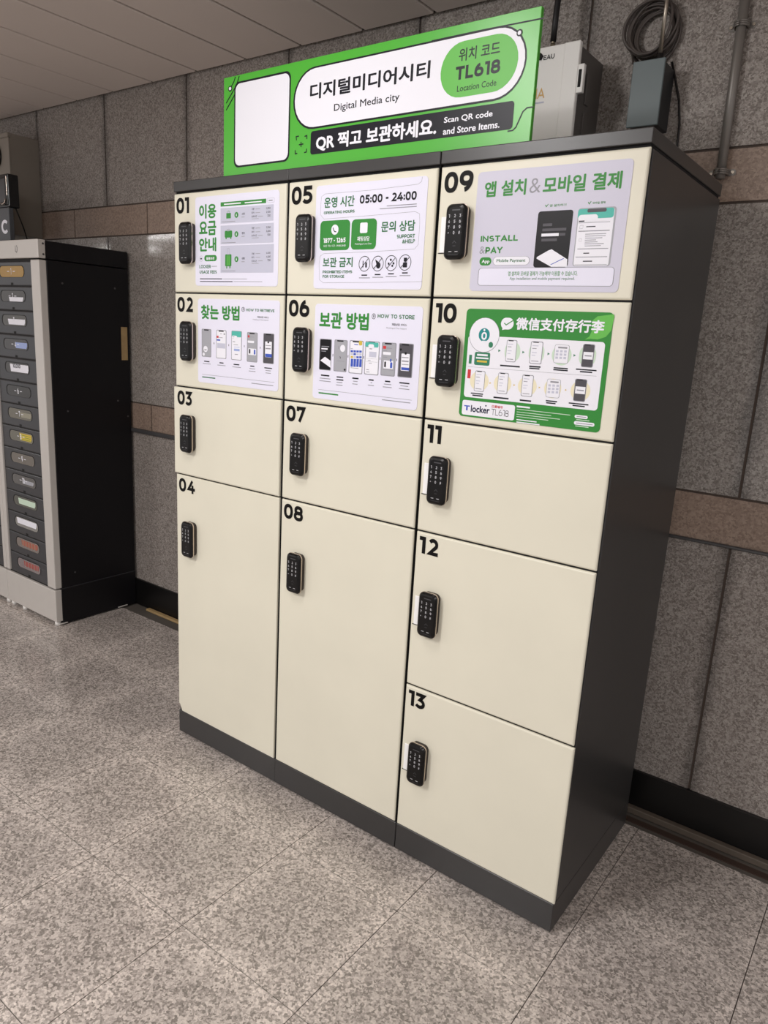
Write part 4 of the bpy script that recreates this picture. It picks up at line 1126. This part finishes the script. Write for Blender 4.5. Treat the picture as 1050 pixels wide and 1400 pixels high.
def drawer_cabinet(name, x0, x1, label, right_end):
    L = Vector(((x0+x1)/2, (FY+YW)/2, 0))
    root = tag(empty(name, L), label, 'cabinet', 'drawer cabinets by the wall')
    b = MB(); b.box(x0+.001, x1-.001, FY+.036, YW-.014, .190, 1.735, M['black_panel'], .003, 1); b.box(x0+.02, x1-.02, FY+.012, FY+.05, .186, 1.74, M['gap'])
    b.build('body', root, L)
    b = MB(); b.box(x0+.001, x1, FY+.03, YW-.014, 1.738, 1.815, M['black_panel'], .003, 1); b.build('top_cover', root, L)
    b = MB(); b.box(x0+.001, x1, FY, FY+.036, 1.739, 1.818, M['silver'], .002, 1)
    xl = (x0+x1)/2+.055
    b.stroke([(xl-.010, 1.793), (xl-.011, 1.770), (xl-.003, 1.764), (xl+.004, 1.770), (xl+.006, 1.784), (xl, 1.795)], .003, FY-.0006, M['rail'])
    tf = b.build('top_fascia', root, L)
    if right_end:
        for z in (1.756, 1.801):
            b = MB(); b.cyl((x1-.002, FY+.024, z), 'x', .0045, .004, M['rail'], 10); b.build('screw', tf, L)
    pw = .072 if right_end else .032
    for xa, xb in ((x0, x0+.032), (x1-pw, x1)):
        b = MB(); b.box(xa+.001, xb-(.001 if not right_end else 0), FY+.001, FY+.036, .194, 1.732, M['silver'], .004, 2)
        if xb-xa > .05: b.box(xa-.008, xa+.002, FY+.012, FY+.03, .194, 1.732, M['gap'])
        b.build('post', root, L)
    b = MB(); b.box(x0+.0015, x1-.001, FY, FY+.034, .022, .186, M['silver'], .003, 2); b.build('base_panel', root, L)
    b = MB(); b.box(x0+.002, x1+.001, FY+.032, YW-.014, .006, .188, M['black_panel'], .002, 1); b.box(x0+.002, x1+.002, FY+.036, YW-.016, .188, .191, M['drawer']); b.build('base', root, L)
    for xf, yf in ((x0+.03, FY+.018), (x0+.14, FY+.018), (x1-.022, FY+.018), (x1-.03, YW-.06)):
        b = MB(); b.cyl((xf, yf, 0), 'z', .014, .024, M['white_enamel'], 14); b.build('foot', root, L)
    if right_end:
        for ya, yb in ((FY+.012, FY+.055), (YW-.125, YW-.07)):
            b = MB(); b.box(x1-.004, x1+.006, ya, yb, .008, .013, M['silver'], .001, 1); b.build('floor_bracket', root, L)
    if right_end:
        for ys_, zs_ in ((.33, 1.64), (.60, 1.64), (.33, 1.06), (.60, 1.10), (.655, 1.02), (.33, .26)):
            b = MB(); b.cyl((x1-.002, ys_, zs_), 'x', .0045, .003, M['rail'], 10); b.build('screw', root, L)
        b = MB(); b.box(x1-.002, x1+.0006, .628, .662, 1.30, 1.46, M['wood_strip'], 0); tag(b.build('tape_patch', root, L), 'tan strip of tape')
    xa, xb = x0+.033, x1-pw-.006
    zt = 1.726; pitch = (1.726-.189)/14
    proto = None
    for i, (kind, colr, numtxt, paper) in enumerate(WINS):
        z1 = zt-i*pitch; z0 = z1-pitch+.004
        b = MB(); b.box(xa, xb, FY+.010, FY+.04, z0, z1, M['drawer'], .004, 2)
        xm = (xa+xb)/2
        b.flat(rrect(xm-.010, xm+.012, z0+.002, z0+.013, .002), FY+.0098, M['gap'])
        dr = b.build('drawer', root, L)
        zc = (z0+z1)/2+.010; wm = mat('window_%d' % (i+1), colr, .25) if right_end else bpy.data.materials['window_%d' % (i+1)]
        b = MB(); b.prism(rrect(xm-.112, xm+.112, zc-.026, zc+.026, .024, 8), FY+.0085, FY+.011, M['gap']); b.flat(rrect(xm-.103, xm+.112, zc-.025, zc+.0235, .022, 8), FY+.0083, wm)
        if paper:
            c_, a0, a1, b0, b1 = paper
            px0 = xm-.103+.215*a0; px1 = xm-.103+.215*a1-.006
            b.flat([(px0, zc-.024+.048*b0), (px1-.008, zc-.024+.048*b0), (px1, zc-.012+.048*b0), (px1, zc-.024+.048*b1), (px0-.006, zc-.024+.048*b1)], FY+.0081, M['print_'+c_])
            if c_ == 'YEL':
                for q in range(3): b.stroke([(px0+.01, zc-.012+.010*q), (px1-.01, zc-.012+.010*q)], .002, FY+.0079, M['print_gM'])
            if i == 4: b.text('10,000', 1.5, px0+.02, px0+.09, zc-.002, zc+.018, FY+.0079, M['print_DK'])
            if c_ in ('R1', 'R2'):
                for q in range(5): b.stroke([(px0+.01+.028*q, zc-.014), (px0+.01+.028*q, zc+.016)], .006, FY+.0079, M['print_PHt'])
        if numtxt:
            wd = .012*len(numtxt) if numtxt != '1' else .005
            b.text(numtxt, .8, xm-wd/2, xm+wd/2, zc-.014, zc+.014, FY+.0078, M['print_W'])
            for s_ in (-1, 1): b.stroke([(xm+s_*.026-.009, zc), (xm+s_*.026+.009, zc)], .003, FY+.0078, M['print_W'])
        b.build('label_window', dr, L)
drawer_cabinet('drawer_cabinet', -1.690, -1.221, 'tall black and silver drawer cabinet, the right one with numbered drawer windows', True)
drawer_cabinet('drawer_cabinet', -2.159, -1.690, 'second tall drawer cabinet, at the left edge of the photo beside the first', False)

# things on and above the cabinets
L = Vector((-1.80, .32, 1.818))
b = MB(); b.box(-1.93, -1.602, .300, .324, 1.8184, 1.979, M['panel_grey'], .002, 1)
b.text('C', 1.5, -1.677, -1.619, 1.862, 1.925, .2995, M['print_W'])
tag(b.build('counter_sign', None, L, L), 'dark grey panel with white lettering standing on the drawer cabinets', 'sign')
L = Vector((-1.78, .33, 1.9795))
dv = tag(empty('device', L), 'glossy black boxy device resting on the dark grey lettered panel', 'device')
b = MB(); b.box(-1.93, -1.599, .302, .355, 1.9795, 2.128, M['device_black'], .006, 3); b.build('case', dv, L)
b = MB(); b.box(-1.93, -1.606, .2985, .304, 2.002, 2.108, M['drawer'], .004, 2); b.build('front_panel', dv, L)
b = MB(); b.box(-1.622, -1.600, .297, .303, 1.990, 2.118, M['lock_black'], .002, 1); b.box(-1.606, -1.602, .2962, .299, 2.03, 2.115, M['chrome'], .001, 1); b.tube([(-1.66, .294, 2.0), (-1.64, .292, 1.992), (-1.62, .293, 2.0), (-1.615, .294, 2.015)], .003, M['chrome'], 6); b.build('rim', dv, L)
b = MB(); b.tube([(-1.62, .345, 1.979), (-1.625, .36, 1.95), (-1.66, .40, 1.90), (-1.70, .44, 1.84), (-1.72, .45, 1.822)], .003, M['cable_black'], 6)
tag(b.build('power_cable', None, (-1.62, .345, 1.979), (-1.62, .345, 1.979)), 'thin black cable slanting down from the glossy black device', 'cable')
L = Vector((-2.25, YW, 2.16))
wc = tag(empty('wall_cabinet', L), 'beige metal wall cabinet above the drawer cabinets at the left edge', 'cabinet')
b = MB(); b.box(-2.50, -2.003, .535, YW, 1.90, 2.395, M['beige_cabinet'], .002, 1); b.build('housing', wc, L)
b = MB(); b.box(-2.50, -2.001, .526, .536, 1.90, 2.374, M['beige_cabinet'], .002, 1); b.box(-2.50, -2.0, .522, .54, 2.374, 2.398, M['beige_cabinet'], .003, 1); b.build('door', wc, L)
b = MB(); b.cyl((-2.145, .516, 2.292), 'y', .068, .011, M['device_black'], 36); b.cyl((-2.145, .513, 2.292), 'y', .05, .004, M['drawer'], 32); b.build('round_vent', wc, L)
